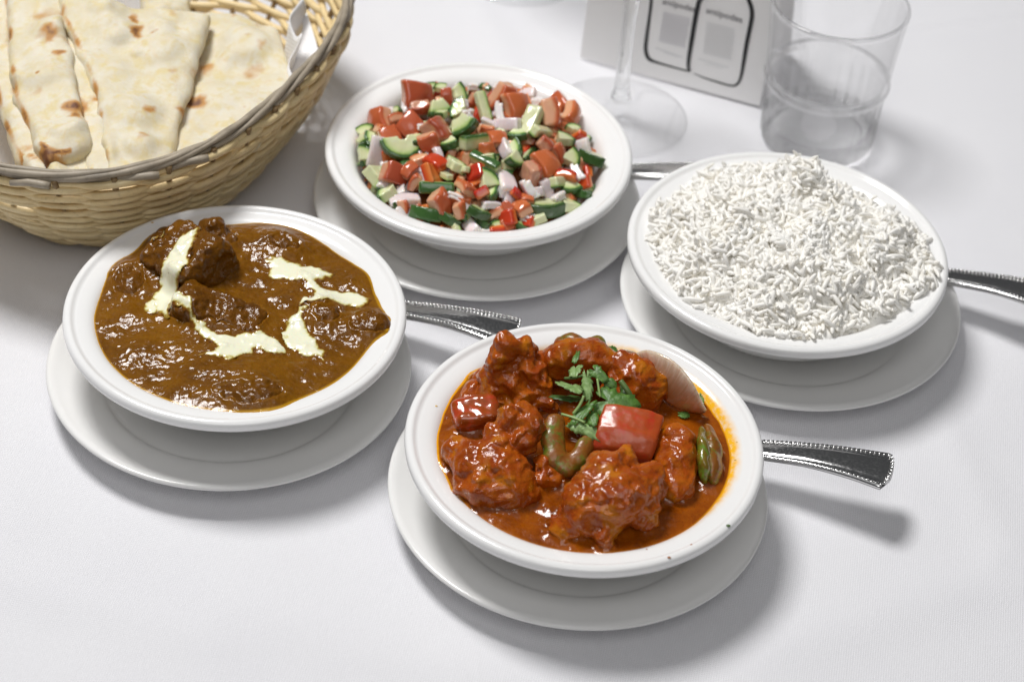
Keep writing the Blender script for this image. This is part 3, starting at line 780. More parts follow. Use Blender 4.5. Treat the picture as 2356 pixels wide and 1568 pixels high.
# ================================================================== food: materials
def m_gravy(name, stops, oil, rough=.16, bump=.35, speck=(.06, .015, .004), coat=.9):
    t = NT(name); co = t.co()
    n1 = t.noise(55, 4, .6, co, .4); n2 = t.noise(260, 4, .65, co, .3); n3 = t.noise(1300, 3, .6, co)
    c = t.ramp(n1, stops)
    c = t.mix(t.ramp(n2, [(.45, 0.0), (.75, .6)]), c, stops[-1][1])
    c = t.mix(t.ramp(n3, [(.60, 0.0), (.72, .7)]), c, speck)
    d = t.attr('thin').outputs['Fac']
    c = t.mix(t.ramp(d, [(.15, 0.0), (.9, 1.0)]), c, oil)
    h = t.math('ADD', t.math('MULTIPLY', n2, 1.0), t.math('MULTIPLY', n3, .28))
    t.set(Base_Color=c, Roughness=t.ramp(n2, [(.3, rough * 1.4), (.75, rough * 2.4)]), Normal=t.bump(h, bump, .0016))
    t.b.inputs['Subsurface Weight'].default_value = .12; t.b.inputs['Subsurface Radius'].default_value = (.003, .001, .0004); t.b.inputs['Subsurface Scale'].default_value = .5
    t.b.inputs['Specular IOR Level'].default_value = .05; t.b.inputs['Coat Weight'].default_value = coat; t.b.inputs['Coat Roughness'].default_value = .045
    t.put(t.b.inputs['Coat Normal'], t.bump(t.math('ADD', n2, t.math('MULTIPLY', n3, .10)), bump * .5, .0014))
    return t.m
MAT['brown_gravy'] = m_gravy('brown_spiced_gravy', [(.25, (.110, .039, .0016)), (.5, (.168, .063, .0023)), (.78, (.23, .094, .0035))], (.50, .26, .012), .17, .42, (.06, .018, .002), .62)
MAT['beef'] = m_gravy('gravy_coated_beef', [(.25, (.085, .029, .0013)), (.5, (.135, .048, .002)), (.78, (.195, .076, .003))], (.50, .26, .012), .19, .75, (.04, .013, .002), .6)
MAT['red_gravy'] = m_gravy('red_spiced_gravy', [(.25, (.14, .026, .0013)), (.5, (.25, .055, .002)), (.78, (.36, .092, .003))], (.80, .36, .008), .12, .25, (.09, .010, .003))
MAT['chicken'] = m_gravy('sauce_coated_chicken', [(.28, (.18, .026, .0015)), (.45, (.32, .053, .0025)), (.62, (.42, .088, .004)), (.8, (.46, .14, .007))], (.80, .36, .008), .18, .60, (.14, .015, .004), .78)

def m_veg(name, stops, scale=70, rough=.2, sss=.25, rad=(.004, .002, .001), bump=.15, coat=.6, smear=None):
    t = NT(name); co = t.co(); n1 = t.noise(scale, 3, .6, co); n2 = t.noise(scale * 5, 3, .6, co)
    c = t.ramp(n1, stops)
    if smear is not None: c = t.mix(t.ramp(t.noise(130, 4, .7, co, .5), [(.33, 0.0), (.50, .95)]), c, smear)
    t.set(Base_Color=c, Roughness=rough, Normal=t.bump(n2, bump, .0008))
    t.b.inputs['Subsurface Weight'].default_value = sss; t.b.inputs['Subsurface Radius'].default_value = rad; t.b.inputs['Subsurface Scale'].default_value = .7
    t.b.inputs['Coat Weight'].default_value = coat; t.b.inputs['Coat Roughness'].default_value = .08
    return t.m
SAUCE = (.30, .060, .006)
MAT['red_pepper_cooked'] = m_veg('cooked_red_pepper', [(.3, (.46, .030, .010)), (.7, (.55, .060, .016))], 40, .34, .2, bump=.3, coat=.25, smear=(.42, .070, .010))
MAT['tomato_cooked'] = m_veg('cooked_tomato', [(.3, (.50, .040, .016)), (.7, (.58, .085, .022))], 50, .18, .3, smear=SAUCE)
MAT['green_pepper_cooked'] = m_veg('cooked_green_pepper', [(.3, (.09, .16, .012)), (.7, (.15, .24, .02))], 60, .38, .25, smear=(.25, .075, .006), coat=.22, bump=.6)
MAT['green_pepper_bright'] = m_veg('bright_green_pepper', [(.3, (.10, .26, .02)), (.7, (.17, .36, .035))], 60, .22, .25, smear=(.20, .12, .012))
def m_onion_cooked():
    t = NT('cooked_onion'); co = t.attr('uvw').outputs['Vector']
    mp = t.n('ShaderNodeMapping', i_Scale=(26, 1.2, 1)); t.put(mp.inputs['Vector'], co)
    n = t.noise(1.6, 4, .6, mp)
    sx = t.n('ShaderNodeSeparateXYZ'); t.put(sx.inputs[0], co)
    c = t.ramp(n, [(.3, (.55, .38, .26)), (.55, (.68, .54, .42)), (.75, (.76, .66, .57))])
    c = t.mix(t.ramp(sx.outputs[1], [(.15, .9), (.8, 0.0)]), c, (.48, .20, .035))
    t.set(Base_Color=c, Roughness=.14, Normal=t.bump(n, .25, .001))
    t.b.inputs['Subsurface Weight'].default_value = .5; t.b.inputs['Subsurface Radius'].default_value = (.006, .0035, .002); t.b.inputs['Subsurface Scale'].default_value = .8
    t.b.inputs['Coat Weight'].default_value = .7; t.b.inputs['Coat Roughness'].default_value = .06
    return t.m
MAT['onion_cooked'] = m_onion_cooked()
def m_cream():
    t = NT('poured_cream'); co = t.co(); e = t.attr('edge').outputs['Fac']
    n = t.noise(240, 4, .65, co)
    f = t.math('ADD', e, t.math('MULTIPLY', t.math('SUBTRACT', n, .5), 1.3))
    c = t.ramp(f, [(.20, (.16, .056, .003)), (.40, (.40, .27, .04)), (.56, (.74, .70, .36)), (.80, (.87, .86, .66))])
    t.set(Base_Color=c, Roughness=.22, Normal=t.bump(n, .15, .0008)); t.b.inputs['Subsurface Weight'].default_value = .2
    t.b.inputs['Subsurface Radius'].default_value = (.003, .002, .001); t.b.inputs['Coat Weight'].default_value = .4; t.b.inputs['Coat Roughness'].default_value = .1
    return t.m
MAT['cream'] = m_cream()

# ================================================================== brown curry
def grid_patch(c, half, h):
    xs = np.arange(-half, half + h / 2, h); X, Y = np.meshgrid(xs, xs, indexing='ij'); return X, Y
def grid_faces(ok):
    n, m = ok.shape; idx = -np.ones(ok.shape, int); idx[ok] = np.arange(ok.sum())
    q = np.stack([idx[:-1, :-1], idx[1:, :-1], idx[1:, 1:], idx[:-1, 1:]], -1).reshape(-1, 4)
    return q[(q >= 0).all(1)]
def chunk(name, sdf, lo, hi, h, m, label, cat, group, thin=None, loc=None):
    V, F = surfnets(sdf, lo, hi, h)
    c = V.mean(0) if loc is None else np.asarray(loc)
    o = mesh(name, V - c, F, m, attrs={'thin': np.zeros(len(V)) if thin is None else thin(V)}); o.location = tuple(c)
    return tag(o, label, cat, group)

def build_beef():
    c = np.array([*BOWLS['beef'], 0])
    lump = [(285, 620, 9, 2.2), (852, 748, 13, 3.6), (735, 712, 10, 3.4), (560, 890, 22, 3.4), (470, 845, 17, 2.0), (600, 862, 12, 1.6), (660, 565, 22, 2.6), (330, 800, 12, 1.6), (600, 545, 16, 2.4), (300, 720, 10, 1.8),
            (760, 860, 14, 1.4), (690, 650, 14, 1.4), (400, 560, 22, 3.4), (490, 740, 22, 3.0), (830, 640, 12, 2.4), (420, 900, 10, 1.5), (640, 950, 14, 1.4)]
    LP = [(at(x, y, .043) - c, r * mm, h * mm) for x, y, r, h in lump]
    R1 = rot(16, -14, -38); R2 = rot(8, 10, -12)
    k1 = at(438, 606, .0460) - c; k2 = at(505, 722, .0455) - c; k3 = at(490, 528, .0465) - c; k4 = at(395, 552, .046) - c
    def s1(P):
        d = d_box(P, k1, (.0180, .0148, .0120), R1, .004)
        return smin(d, d_ell(P, k1 + np.array([.010, .006, -.004]), (.009, .009, .009)), .006)
    def s2(P):
        d = d_box(P, k2 + np.array([0, .002, -.004]), (.0215, .0100, .0085), R2, .004)
        return smin(d, d_ell(P, k2 + np.array([-.013, .002, -.002]), (.008, .009, .0095)), .005)
    def s3(P): return smin(d_ell(P, k3, (.0075, .006, .0065)), d_ell(P, k3 + np.array([.006, -.004, -.005]), (.008, .007, .006)), .003)
    def s4(P): return d_ell(P, k4, (.010, .008, .006))
    meat = lambda sd_, a_: (lambda P: a_ * fbm(P, .011, sd_, 3) + .0011 * np.abs(noise(P, .006, sd_ + 20)) + .0007 * np.abs(noise(P, .0032, sd_ + 30)) - .0006)
    s1 = near(s1, meat(3, .0021), .006); s2 = near(s2, meat(7, .0018), .006); s3 = near(s3, meat(5, .0014), .006); s4 = near(s4, meat(11, .0014), .006)
    extra = []
    for x, y, z, rr_, ang_, lb in [(852, 742, .0405, (.0105, .0085, .0075), 20, 'half sunken beef lump at the right of the brown curry'), (735, 716, .0395, (.0120, .0085, .0075), -30, 'half sunken beef lump below the cream streak'),
                                   (565, 905, .0395, (.0190, .0085, .0080), 5, 'long beef lump at the front of the brown curry'), (296, 645, .0385, (.0090, .0130, .0075), 10, 'half sunken beef lump at the left edge of the brown curry'), (650, 560, .0400, (.0120, .0080, .0075), -15, 'low beef lump at the back of the brown curry')]:
        kk = at(x, y, z + .004) - c; kk[2] = z
        def mk(kk=kk, rr_=rr_, R_=rot(0, 0, ang_)): return near(lambda P: d_ell(P, kk, rr_, R_), meat(int(kk[0] * 1e5) % 97, .0016), .006)
        extra.append((mk(), kk, max(rr_) + .004, lb))
    X, Y = grid_patch(c, .0735, .00045)
    r = np.hypot(X, Y); th = np.arctan2(Y, X); P = np.stack([X, Y, 0 * X], -1)
    H = .0410 + .0015 * (1 - (r / .066) ** 2) + .0006 * noise(np.stack([np.cos(th), np.sin(th), 0 * th], -1), .35, 4)
    # slopped a little higher on the right
    dd = at(890, 695, .042) - c; H += .0016 * np.exp(-((X - dd[0]) ** 2 + (Y - dd[1]) ** 2) / .009 ** 2)
    for q, rr, hh in LP:
        d = np.hypot(X - q[0], Y - q[1]) / rr
        H += hh * np.exp(-(d ** 2) * 1.2) + .0
    inner = sstep(.070, .058, r)
    wf = np.stack([X + .003 * noise(P, .012, 9), (Y + .003 * noise(P, .012, 10)) * 1.25, 0 * X], -1)
    H += inner * (.00085 * fbm(wf, .0125, 21, 3, .55) + .00030 * np.abs(noise(wf, .0042, 27)) + .00016 * noise(P, .0018, 31))
    # gravy climbs the pieces of beef
    Gz = np.stack([X, Y, H], -1).reshape(-1, 3)
    for s in [s1, s2, s3, s4] + [e[0] for e in extra]:
        d = s(Gz).reshape(X.shape); H = H + .0020 * np.exp(-np.abs(d) / .0028)
    dep = H - zin(r)
    ok = (dep > -.0009) & (r < .0730)
    V = np.stack([X[ok], Y[ok], H[ok]], -1); thin = sstep(.0016, .0002, dep[ok]) * .9
    o = mesh('brown_curry_sauce', V, grid_faces(ok), MAT['brown_gravy'], attrs={'thin': thin}); o.location = tuple(c)
    tag(o, 'thick glossy brown curry sauce in the left bowl', 'curry sauce')
    names = [(s1, k1, .030, 'large chunk of beef standing up in the brown curry'), (s2, k2, .030, 'low wide chunk of beef in the middle of the brown curry'),
             (s3, k3, .018, 'small beef nub at the far edge of the brown curry'), (s4, k4, .016, 'small sunken beef piece beside the large chunk')] + extra
    for s, k, e, lb in names:
        V, F = surfnets(s, np.maximum(k - e, [-9, -9, .024]), k + e, .0006)
        o = mesh('beef_chunk', V - k, F, MAT['beef'], attrs={'thin': np.zeros(len(V))}); o.location = tuple(k + c)
        tag(o, lb, 'beef', 'beef chunks in the brown curry')
    # cream drizzle over sauce and beef
    x2, y2 = grid_patch(c, .066, .00055); P2 = np.stack([x2, y2, 0 * x2], -1)
    from_h = lambda xx, yy: H[np.clip(np.rint((xx + .0735) / .00045).astype(int), 0, H.shape[0] - 1), np.clip(np.rint((yy + .0735) / .00045).astype(int), 0, H.shape[1] - 1)]
    T = from_h(x2, y2)
    for s, k, e, lb in names:
        bx = (np.abs(x2 - k[0]) < e) & (np.abs(y2 - k[1]) < e)
        q = np.stack([x2[bx], y2[bx]], 1); top = np.full(len(q), -1.0)
        for z in np.arange(.040, .070, .0004):
            i = s(np.column_stack([q, np.full(len(q), z)])) < 0; top[i] = z + .0003
        T[bx] = np.maximum(T[bx], top)
    B_ = T.copy()
    for _ in range(40): B_ = (B_ + np.roll(B_, 1, 0) + np.roll(B_, -1, 0) + np.roll(B_, 1, 1) + np.roll(B_, -1, 1)) / 5
    T = np.maximum(T, B_) + np.clip((T - B_) * .5, 0, .0007)
    T = np.maximum(T, (np.roll(T, 1, 0) + np.roll(T, -1, 0) + np.roll(T, 1, 1) + np.roll(T, -1, 1)) / 4)
    Cr = [([(595, 590), (640, 588), (690, 600), (735, 608), (768, 625), (762, 635), (730, 640), (745, 655), (790, 660), (850, 672), (852, 690), (820, 700), (790, 692), (760, 692), (735, 698), (690, 702), (700, 688), (722, 680), (716, 665), (700, 655), (688, 642), (660, 638), (630, 632), (615, 614)], .045, 'long pale cream streak at the right of the brown curry'),
          ([(690, 703), (682, 718), (655, 735), (650, 760), (665, 790), (690, 805), (722, 812), (742, 822), (750, 798), (733, 780), (712, 760), (706, 735), (704, 712)], .045, 'short cream streak running down toward the front of the brown curry'),
          ([(432, 533), (464, 530), (450, 572), (432, 608), (412, 624), (392, 652), (386, 676), (350, 658), (344, 630), (366, 595), (398, 558)], .058, 'cream poured over the large beef chunk'),
          ([(352, 570), (382, 562), (374, 580), (345, 590)], .045, 'small cream patch left of the large beef chunk'),
          ([(332, 690), (345, 672), (372, 684), (352, 710), (335, 706)], .046, 'small cream blot in front of the large beef chunk'),
          ([(378, 682), (402, 676), (432, 698), (452, 728), (482, 745), (512, 757), (560, 752), (600, 746), (618, 752), (642, 765), (656, 785), (640, 793), (600, 787), (562, 795), (530, 811), (500, 810), (455, 798), (490, 793), (500, 780), (470, 762), (448, 742), (425, 722), (400, 705)], .049, 'cream ribbon draped along the low beef chunk')]
    for poly, z, lb in Cr:
        pg = np.array([(at(x, y, z) - c)[:2] for x, y in poly])
        wob = .0019 * np.stack([fbm(P2, .006, 41, 3), fbm(P2, .006, 47, 3)], -1)
        sd = -poly_sd((np.stack([x2, y2], -1) + wob).reshape(-1, 2), pg).reshape(x2.shape)
        ok = sd > -.0006
        th = .0011 * np.sqrt(np.clip((sd + .0003) / .003, 0, 1)) - .0003
        V = np.stack([x2[ok], y2[ok], (T + th)[ok]], -1)
        big = fbm(np.stack([x2[ok], y2[ok], 0 * x2[ok]], -1), .008, 91, 3)
        ed = sstep(-.0012, .0032, sd[ok] + .0012 * big)
        o = mesh('cream_drizzle', V - V.mean(0), grid_faces(ok), MAT['cream'], attrs={'edge': ed}); o.location = tuple(c + V.mean(0))
        tag(o, lb, 'cream', 'cream on the brown curry')
build_beef()

# ================================================================== red curry
def build_red():
    c = np.array([*BOWLS['red'], 0])
    L = lambda x, y, z: c6(x, y, z) - c
    def caps(lst, k, amp, sc, seed):
        """list of polylines of (x,y,z,r)"""
        segs = []
        for pl in lst:
            q = [(L(x, y, z), r * mm) for x, y, z, r in pl]
            segs += list(zip(q[:-1], q[1:])) if len(q) > 1 else [(q[0], q[0])]
        def f(P):
            d = None
            for (a, ra), (b, rb) in segs:
                e = d_caps(P, a, b + 1e-6, ra, rb)
                d = e if d is None else smin(d, e, k)
            return d
        rough_ = amp > .001
        def relief(P):
            if not rough_: return amp * fbm(P, sc, seed, 3)
            W_ = P + .003 * np.stack([noise(P, .011, seed + 3), noise(P, .011, seed + 4), noise(P, .011, seed + 5)], 1)
            rg_ = 1 - 2 * np.abs(noise(W_ * [1, 1, 1.5], sc * 1.15, seed))
            return amp * 1.15 * fbm(W_, sc, seed + 8, 3) + amp * .9 * rg_ * .6 + .0006 * np.abs(noise(W_ * [1, .6, .6], .0050, seed + 50)) + .0002 * noise(W_, .0022, seed + 55)
        f = near(f, relief, .006)
        A = np.array([p for s in segs for p, _ in s]); e = max(r for s in segs for _, r in s) + .003
        return f, A.min(0) - e, A.max(0) + e
    chick = [
        (caps([[(560, 430, .043, 9), (575, 320, .054, 8), (600, 215, .065, 6.5), (592, 172, .070, 4.2)], [(600, 215, .065, 6), (640, 172, .070, 4.0)], [(620, 230, .063, 6), (700, 190, .066, 5.0), (735, 205, .063, 3.4)],
               [(690, 270, .060, 6.5), (760, 320, .056, 6), (800, 430, .049, 5)], [(640, 330, .054, 8), (690, 430, .046, 9)], [(780, 440, .046, 6), (830, 480, .043, 4)]], .0026, .0019, .008, 60), 'knobbly upright piece of chicken at the back left of the red curry'),
        (caps([[(790, 255, .056, 6.2), (880, 235, .059, 7.5), (1010, 225, .059, 7.6), (1110, 262, .057, 6)], [(860, 300, .052, 6), (1040, 300, .050, 6)]], .004, .0011, .010, 63), 'long smooth piece of chicken at the back of the red curry'),
        (caps([[(1150, 275, .057, 7), (1230, 310, .056, 8), (1310, 360, .052, 7)], [(1225, 370, .051, 9), (1290, 425, .046, 7), (1250, 450, .044, 6)], [(1105, 385, .052, 5.2), (1160, 400, .049, 6)]], .003, .0016, .007, 66), 'rough piece of chicken against the onion petal'),
        (caps([[(600, 590, .056, 7), (640, 525, .061, 6.5), (710, 510, .062, 6.4), (735, 560, .060, 6), (715, 625, .056, 6), (630, 665, .053, 6)], [(600, 620, .052, 9), (560, 730, .049, 11), (440, 820, .044, 8)], [(400, 680, .046, 8), (480, 740, .047, 11), (640, 810, .046, 12), (700, 880, .043, 8)], [(520, 850, .045, 10), (640, 880, .043, 9)]], .0026, .0015, .008, 70), 'large curled piece of chicken at the left of the red curry'),
        (caps([[(1010, 880, .052, 10), (1090, 770, .056, 9), (1170, 715, .058, 6.5)], [(1000, 920, .050, 12), (1160, 890, .053, 12), (1270, 830, .054, 8), (1315, 775, .055, 5.5)], [(1160, 890, .052, 12), (1250, 950, .048, 9)], [(960, 990, .046, 11), (890, 1030, .043, 7)], [(1100, 980, .047, 11), (1080, 1085, .043, 5.5)], [(1320, 850, .049, 6), (1310, 790, .053, 5)]], .0026, .0016, .008, 74), 'big front piece of chicken in the red curry'),
        (caps([[(1410, 600, .052, 6), (1440, 640, .050, 7), (1430, 730, .047, 8), (1415, 850, .043, 8)], [(1370, 640, .048, 6), (1380, 780, .045, 7)]], .004, .0012, .009, 78), 'narrow piece of chicken right of the red pepper square'),
        (caps([[(800, 745, .047, 6), (850, 800, .044, 5.5)], [(770, 820, .044, 5)]], .003, .0012, .007, 80), 'small lump of chicken in the middle of the red curry'),
        (caps([[(470, 390, .0445, 5), (440, 440, .043, 4)], [(500, 330, .043, 4)]], .003, .0010, .006, 82), 'small coated scrap at the back left edge of the red curry'),
    ]
    def flat(fld, dirn, k):
        f, lo, hi = fld; n_ = np.asarray(dirn, float); n_ /= np.linalg.norm(n_); ctr = (lo + hi) / 2
        return (lambda P: f(P + ((P - ctr) @ n_)[:, None] * n_ * (k - 1)) / k, lo, hi)
    bx = lambda p, hs, R, rd: (lambda P: d_box(P, p, hs, R, rd))
    p_rp = L(1190, 590, .0535); R_rp = rot(14, 4, -6)
    def s_rp(P):
        Q = (P - p_rp) @ R_rp
        Q = Q.copy(); Q[:, 2] += 10.0 * Q[:, 0] ** 2 + 6 * np.maximum(-Q[:, 1] - .002, 0) ** 1.5
        Q[:, 0] -= .10 * Q[:, 1]
        q = np.abs(Q) - (np.array([.0138, .0108, .0062]) - .0016)
        return np.linalg.norm(np.maximum(q, 0), axis=1) + np.minimum(q.max(1), 0) - .0016 + .0004 * fbm(P, .006, 90, 2)
    p_t = L(480, 505, .0465)
    s_t = lambda P: d_box(P, p_t, (.0105, .0075, .0065), rot(12, -8, 12), .0035) + .0008 * fbm(P, .007, 92, 2)
    veg = [('red_pepper_piece', (s_rp, p_rp - .022, p_rp + .022), 'red_pepper_cooked', 'square piece of red pepper in the middle of the red curry', 'pepper'),
           ('tomato_piece', (s_t, p_t - .018, p_t + .018), 'tomato_cooked', 'glossy red tomato chunk at the left of the red curry', 'tomato'),
           ('green_pepper_piece', flat(caps([[(848, 545, .055, 4.6), (838, 620, .054, 4.9), (850, 700, .052, 4.6), (908, 745, .050, 4.4), (962, 712, .051, 3.8), (990, 650, .052, 3.4), (1012, 605, .052, 2.8)]], .002, .0009, .009, 94), (.15, -.55, .8), 1.6), 'green_pepper_cooked', 'hooked green pepper strip in the middle of the red curry', 'pepper'),
           ('green_pepper_piece', caps([[(880, 170, .046, 3.4), (930, 165, .049, 4), (975, 180, .046, 3.4)]], .003, .0006, .008, 95), 'green_pepper_cooked', 'sauce smeared green pepper bit behind the long chicken piece', 'pepper'),
           ('green_pepper_piece', caps([[(1000, 178, .047, 3.0), (1050, 170, .049, 3.2), (1065, 195, .046, 2.6)]], .003, .0003, .008, 96), 'green_pepper_bright', 'bright green pepper bit at the back of the red curry', 'pepper'),
           ('green_pepper_piece', flat(caps([[(1580, 590, .050, 4.2), (1558, 660, .050, 5.4), (1530, 740, .047, 5.2), (1510, 800, .043, 4)]], .003, .0004, .008, 97), (.9, .25, .25), 2.1), 'green_pepper_bright', 'long bright green pepper strip at the right of the red curry', 'pepper'),
           ('green_pepper_piece', flat(caps([[(1600, 585, .048, 5), (1612, 650, .047, 6), (1590, 730, .045, 6), (1560, 800, .042, 5)]], .003, .0006, .007, 98), (.9, .2, .4), 1.9), 'green_pepper_cooked', 'dark sauce covered green pepper flap at the right edge of the red curry', 'pepper')]
    X, Y = grid_patch(c, .0735, .00050); r = np.hypot(X, Y); th = np.arctan2(Y, X); P = np.stack([X, Y, 0 * X], -1)
    H = .0409 + .0008 * (1 - (r / .066) ** 2) + .0007 * noise(np.stack([np.cos(th), np.sin(th), 0 * th], -1), .4, 14)
    q = L(440, 270, .042); H += .0012 * np.exp(-((X - q[0]) ** 2 + (Y - q[1]) ** 2) / .012 ** 2)
    inner = sstep(.070, .060, r)
    H += inner * (.0007 * fbm(P, .016, 101, 3) + .00045 * np.maximum(noise(P, .0055, 107), 0) + .00012 * noise(P, .002, 109))
    rg = np.random.RandomState(8)
    for k in range(46):      # bits of onion and tomato just under the surface
        a = rg.uniform(0, 6.28); d = rg.uniform(.25, .95) ** .6 * .060; q = (d * math.cos(a), d * math.sin(a)); rr = rg.uniform(.0022, .0050)
        H += inner * rg.uniform(.0005, .0017) * np.exp(-(((X - q[0]) ** 2 + (Y - q[1]) ** 2) / rr ** 2) ** 1.3)
    G = np.stack([X, Y, H], -1).reshape(-1, 3)
    sub = np.abs(G[:, 0]) < 1
    for s in [k[0] for k in chick] + [v[1] for v in veg]:
        f, lo, hi = s
        m_ = ((G[:, :2] > lo[:2] - .006) & (G[:, :2] < hi[:2] + .006)).all(1)
        d = np.full(len(G), 1.0); d[m_] = f(G[m_]); d = d.reshape(X.shape)
        H = H + .0018 * np.exp(-np.clip(d, 0, .02) / .0018) * (d > -.003)
    dep = H - zin(r); ok = (dep > -.0008) & (r < .0725)
    V = np.stack([X[ok], Y[ok], H[ok]], -1)
    front = 1 - .7 * sstep(-.02, -.05, Y[ok])
    thin = np.maximum(sstep(.0022, .0003, dep[ok]) * front, .55 * sstep(.008, .0, dep[ok]) * sstep(20, 60, np.degrees(th[ok])) * sstep(165, 140, np.degrees(th[ok])))
    o = mesh('red_curry_sauce', V, grid_faces(ok), MAT['red_gravy'], attrs={'thin': thin}); o.location = tuple(c)
    tag(o, 'oily red curry sauce in the front bowl', 'curry sauce')
    for (f, lo, hi), lb in chick:
        lo = np.maximum(lo, [-9, -9, .034]); V, F = surfnets(f, lo, hi + .001, .00065); k = V.mean(0)
        thin = .30 * sstep(.05, .6, fbm(V, .014, 33, 3))
        o = mesh('chicken_piece', V - k, F, MAT['chicken'], attrs={'thin': thin}); o.location = tuple(k + c); tag(o, lb, 'chicken', 'chicken pieces in the red curry')
    for nm, (f, lo, hi), mt, lb, cat in veg:
        lo = np.maximum(lo, [-9, -9, .036]); V, F = surfnets(f, lo, hi, .0006); k = V.mean(0)
        o = mesh(nm, V - k, F, MAT[mt]); o.location = tuple(k + c); tag(o, lb, cat, 'vegetables in the red curry' if 'green' in nm else None)
    # onion petals: curved shells
    def petal(outer, inner_, bulge, th_, label):
        A = catmull([L(*p) for p in outer], 40); B = catmull([L(*p) for p in inner_], 40)
        v = np.linspace(0, 1, 18)
        mid = np.array([.35, -.5, .8]); mid /= np.linalg.norm(mid)
        S = A[:, None] * (1 - v)[None, :, None] + B[:, None] * v[None, :, None] + mid * (bulge * np.sin(np.pi * v) )[None, :, None]
        n, m = 40, 18
        du = np.gradient(S, axis=0); dv = np.gradient(S, axis=1); N = np.cross(du, dv); N /= np.linalg.norm(N, axis=-1)[..., None] + 1e-9
        edge = np.sqrt(np.clip(np.minimum(v, 1 - v) * 9, 0.12, 1))[None, :, None]
        T = (S + N * th_ * .5 * edge).reshape(-1, 3); Bt = (S - N * th_ * .5 * edge).reshape(-1, 3)
        V = np.vstack([T, Bt]); NN = n * m; F = []
        for i in range(n - 1):
            for j in range(m - 1):
                F.append((i * m + j, (i + 1) * m + j, (i + 1) * m + j + 1, i * m + j + 1)); F.append((NN + i * m + j, NN + i * m + j + 1, NN + (i + 1) * m + j + 1, NN + (i + 1) * m + j))
            F.append((i * m, NN + i * m, NN + (i + 1) * m, (i + 1) * m)); F.append((i * m + m - 1, (i + 1) * m + m - 1, NN + (i + 1) * m + m - 1, NN + i * m + m - 1))
        for j in range(m - 1):
            F.append((j, j + 1, NN + j + 1, NN + j)); a = (n - 1) * m + j; F.append((a, NN + a, NN + a + 1, a + 1))
        uu, vv = np.meshgrid(np.linspace(0, 1, n), 1 - v, indexing='ij'); uvw = np.stack([uu, vv, 0 * uu], -1).reshape(-1, 3)
        k = V.mean(0)
        o = mesh('onion_petal', V - k, F, MAT['onion_cooked'], attrs={'uvw': np.vstack([uvw, uvw])}); o.location = tuple(k + c); tag(o, label, 'onion', 'onion in the red curry')
    petal([(1225, 215, .057), (1290, 200, .063), (1390, 240, .065), (1470, 315, .062), (1520, 400, .055), (1547, 492, .0425)],
          [(1225, 290, .047), (1265, 340, .046), (1310, 390, .045), (1370, 440, .043), (1440, 480, .0415), (1530, 497, .0405)], .004, .0016, 'large translucent onion petal at the back right of the red curry')
    petal([(1110, 215, .048), (1160, 198, .050), (1210, 205, .050), (1240, 225, .048)], [(1115, 240, .043), (1160, 232, .043), (1210, 238, .043), (1240, 250, .043)], .001, .0013, 'thin onion sliver behind the chicken in the red curry')
    # chopped coriander
    def m_leaf(name, a, b):
        t = NT(name); n = t.noise(300, 3, .6, t.co()); t.set(Base_Color=t.ramp(n, [(.3, a), (.7, b)]), Roughness=.42, Normal=t.bump(t.noise(500, 3), .5, .0007))
        t.b.inputs['Subsurface Weight'].default_value = .15; t.b.inputs['Subsurface Radius'].default_value = (.001, .002, .0006)
        return t.m
    lm = [m_leaf('coriander_leaf', (.045, .12, .016), (.12, .25, .045)), m_leaf('coriander_leaf_pale', (.15, .27, .07), (.30, .44, .17)), m_leaf('coriander_leaf_dark', (.025, .07, .012), (.06, .14, .026))]
    def leaf(p, ln, wd, ang, mi, label, tilt=(0, 0), lobes=3, seed=0):
        rg = np.random.RandomState(seed)
        n = 46; a = np.linspace(-2.75, 2.75, n)
        rad = .44 + .38 * np.abs(np.cos(a * lobes / 2.2)) + .16 * np.abs(np.sin(a * 8 + rg.uniform(0, 3))) + .05 * rg.normal(size=n)
        rad *= np.interp(np.abs(a), [0, 1.4, 2.75], [1.05, .9, .42])
        out = np.stack([rad * np.cos(a) * ln, rad * np.sin(a) * wd], 1)
        rings = [0, .35, .7, 1.0]; V = [[0, 0, 0]]
        for k in rings[1:]:
            q = out * k; z = .14 * ln * (-(k ** 2) * .6 + .5 * k * np.sin(a * 3 + seed) * .5 + .35 * k * np.abs(np.sin(a * lobes)))
            V += [[*x, zz] for x, zz in zip(q, z)]
        F = [(0, 1 + i, 1 + i + 1) for i in range(n - 1)]
        for k in range(2):
            F += [(1 + k * n + i, 1 + (k + 1) * n + i, 1 + (k + 1) * n + i + 1, 1 + k * n + i + 1) for i in range(n - 1)]
        o = mesh('coriander_leaf', np.array(V), F, lm[mi]); o.location = tuple(c6(*p)); o.rotation_euler = (math.radians(tilt[0]), math.radians(tilt[1]), math.radians(ang))
        md = o.modifiers.new('thickness', 'SOLIDIFY'); md.thickness = .00025
        tag(o, label, 'coriander', 'chopped coriander on the red curry')
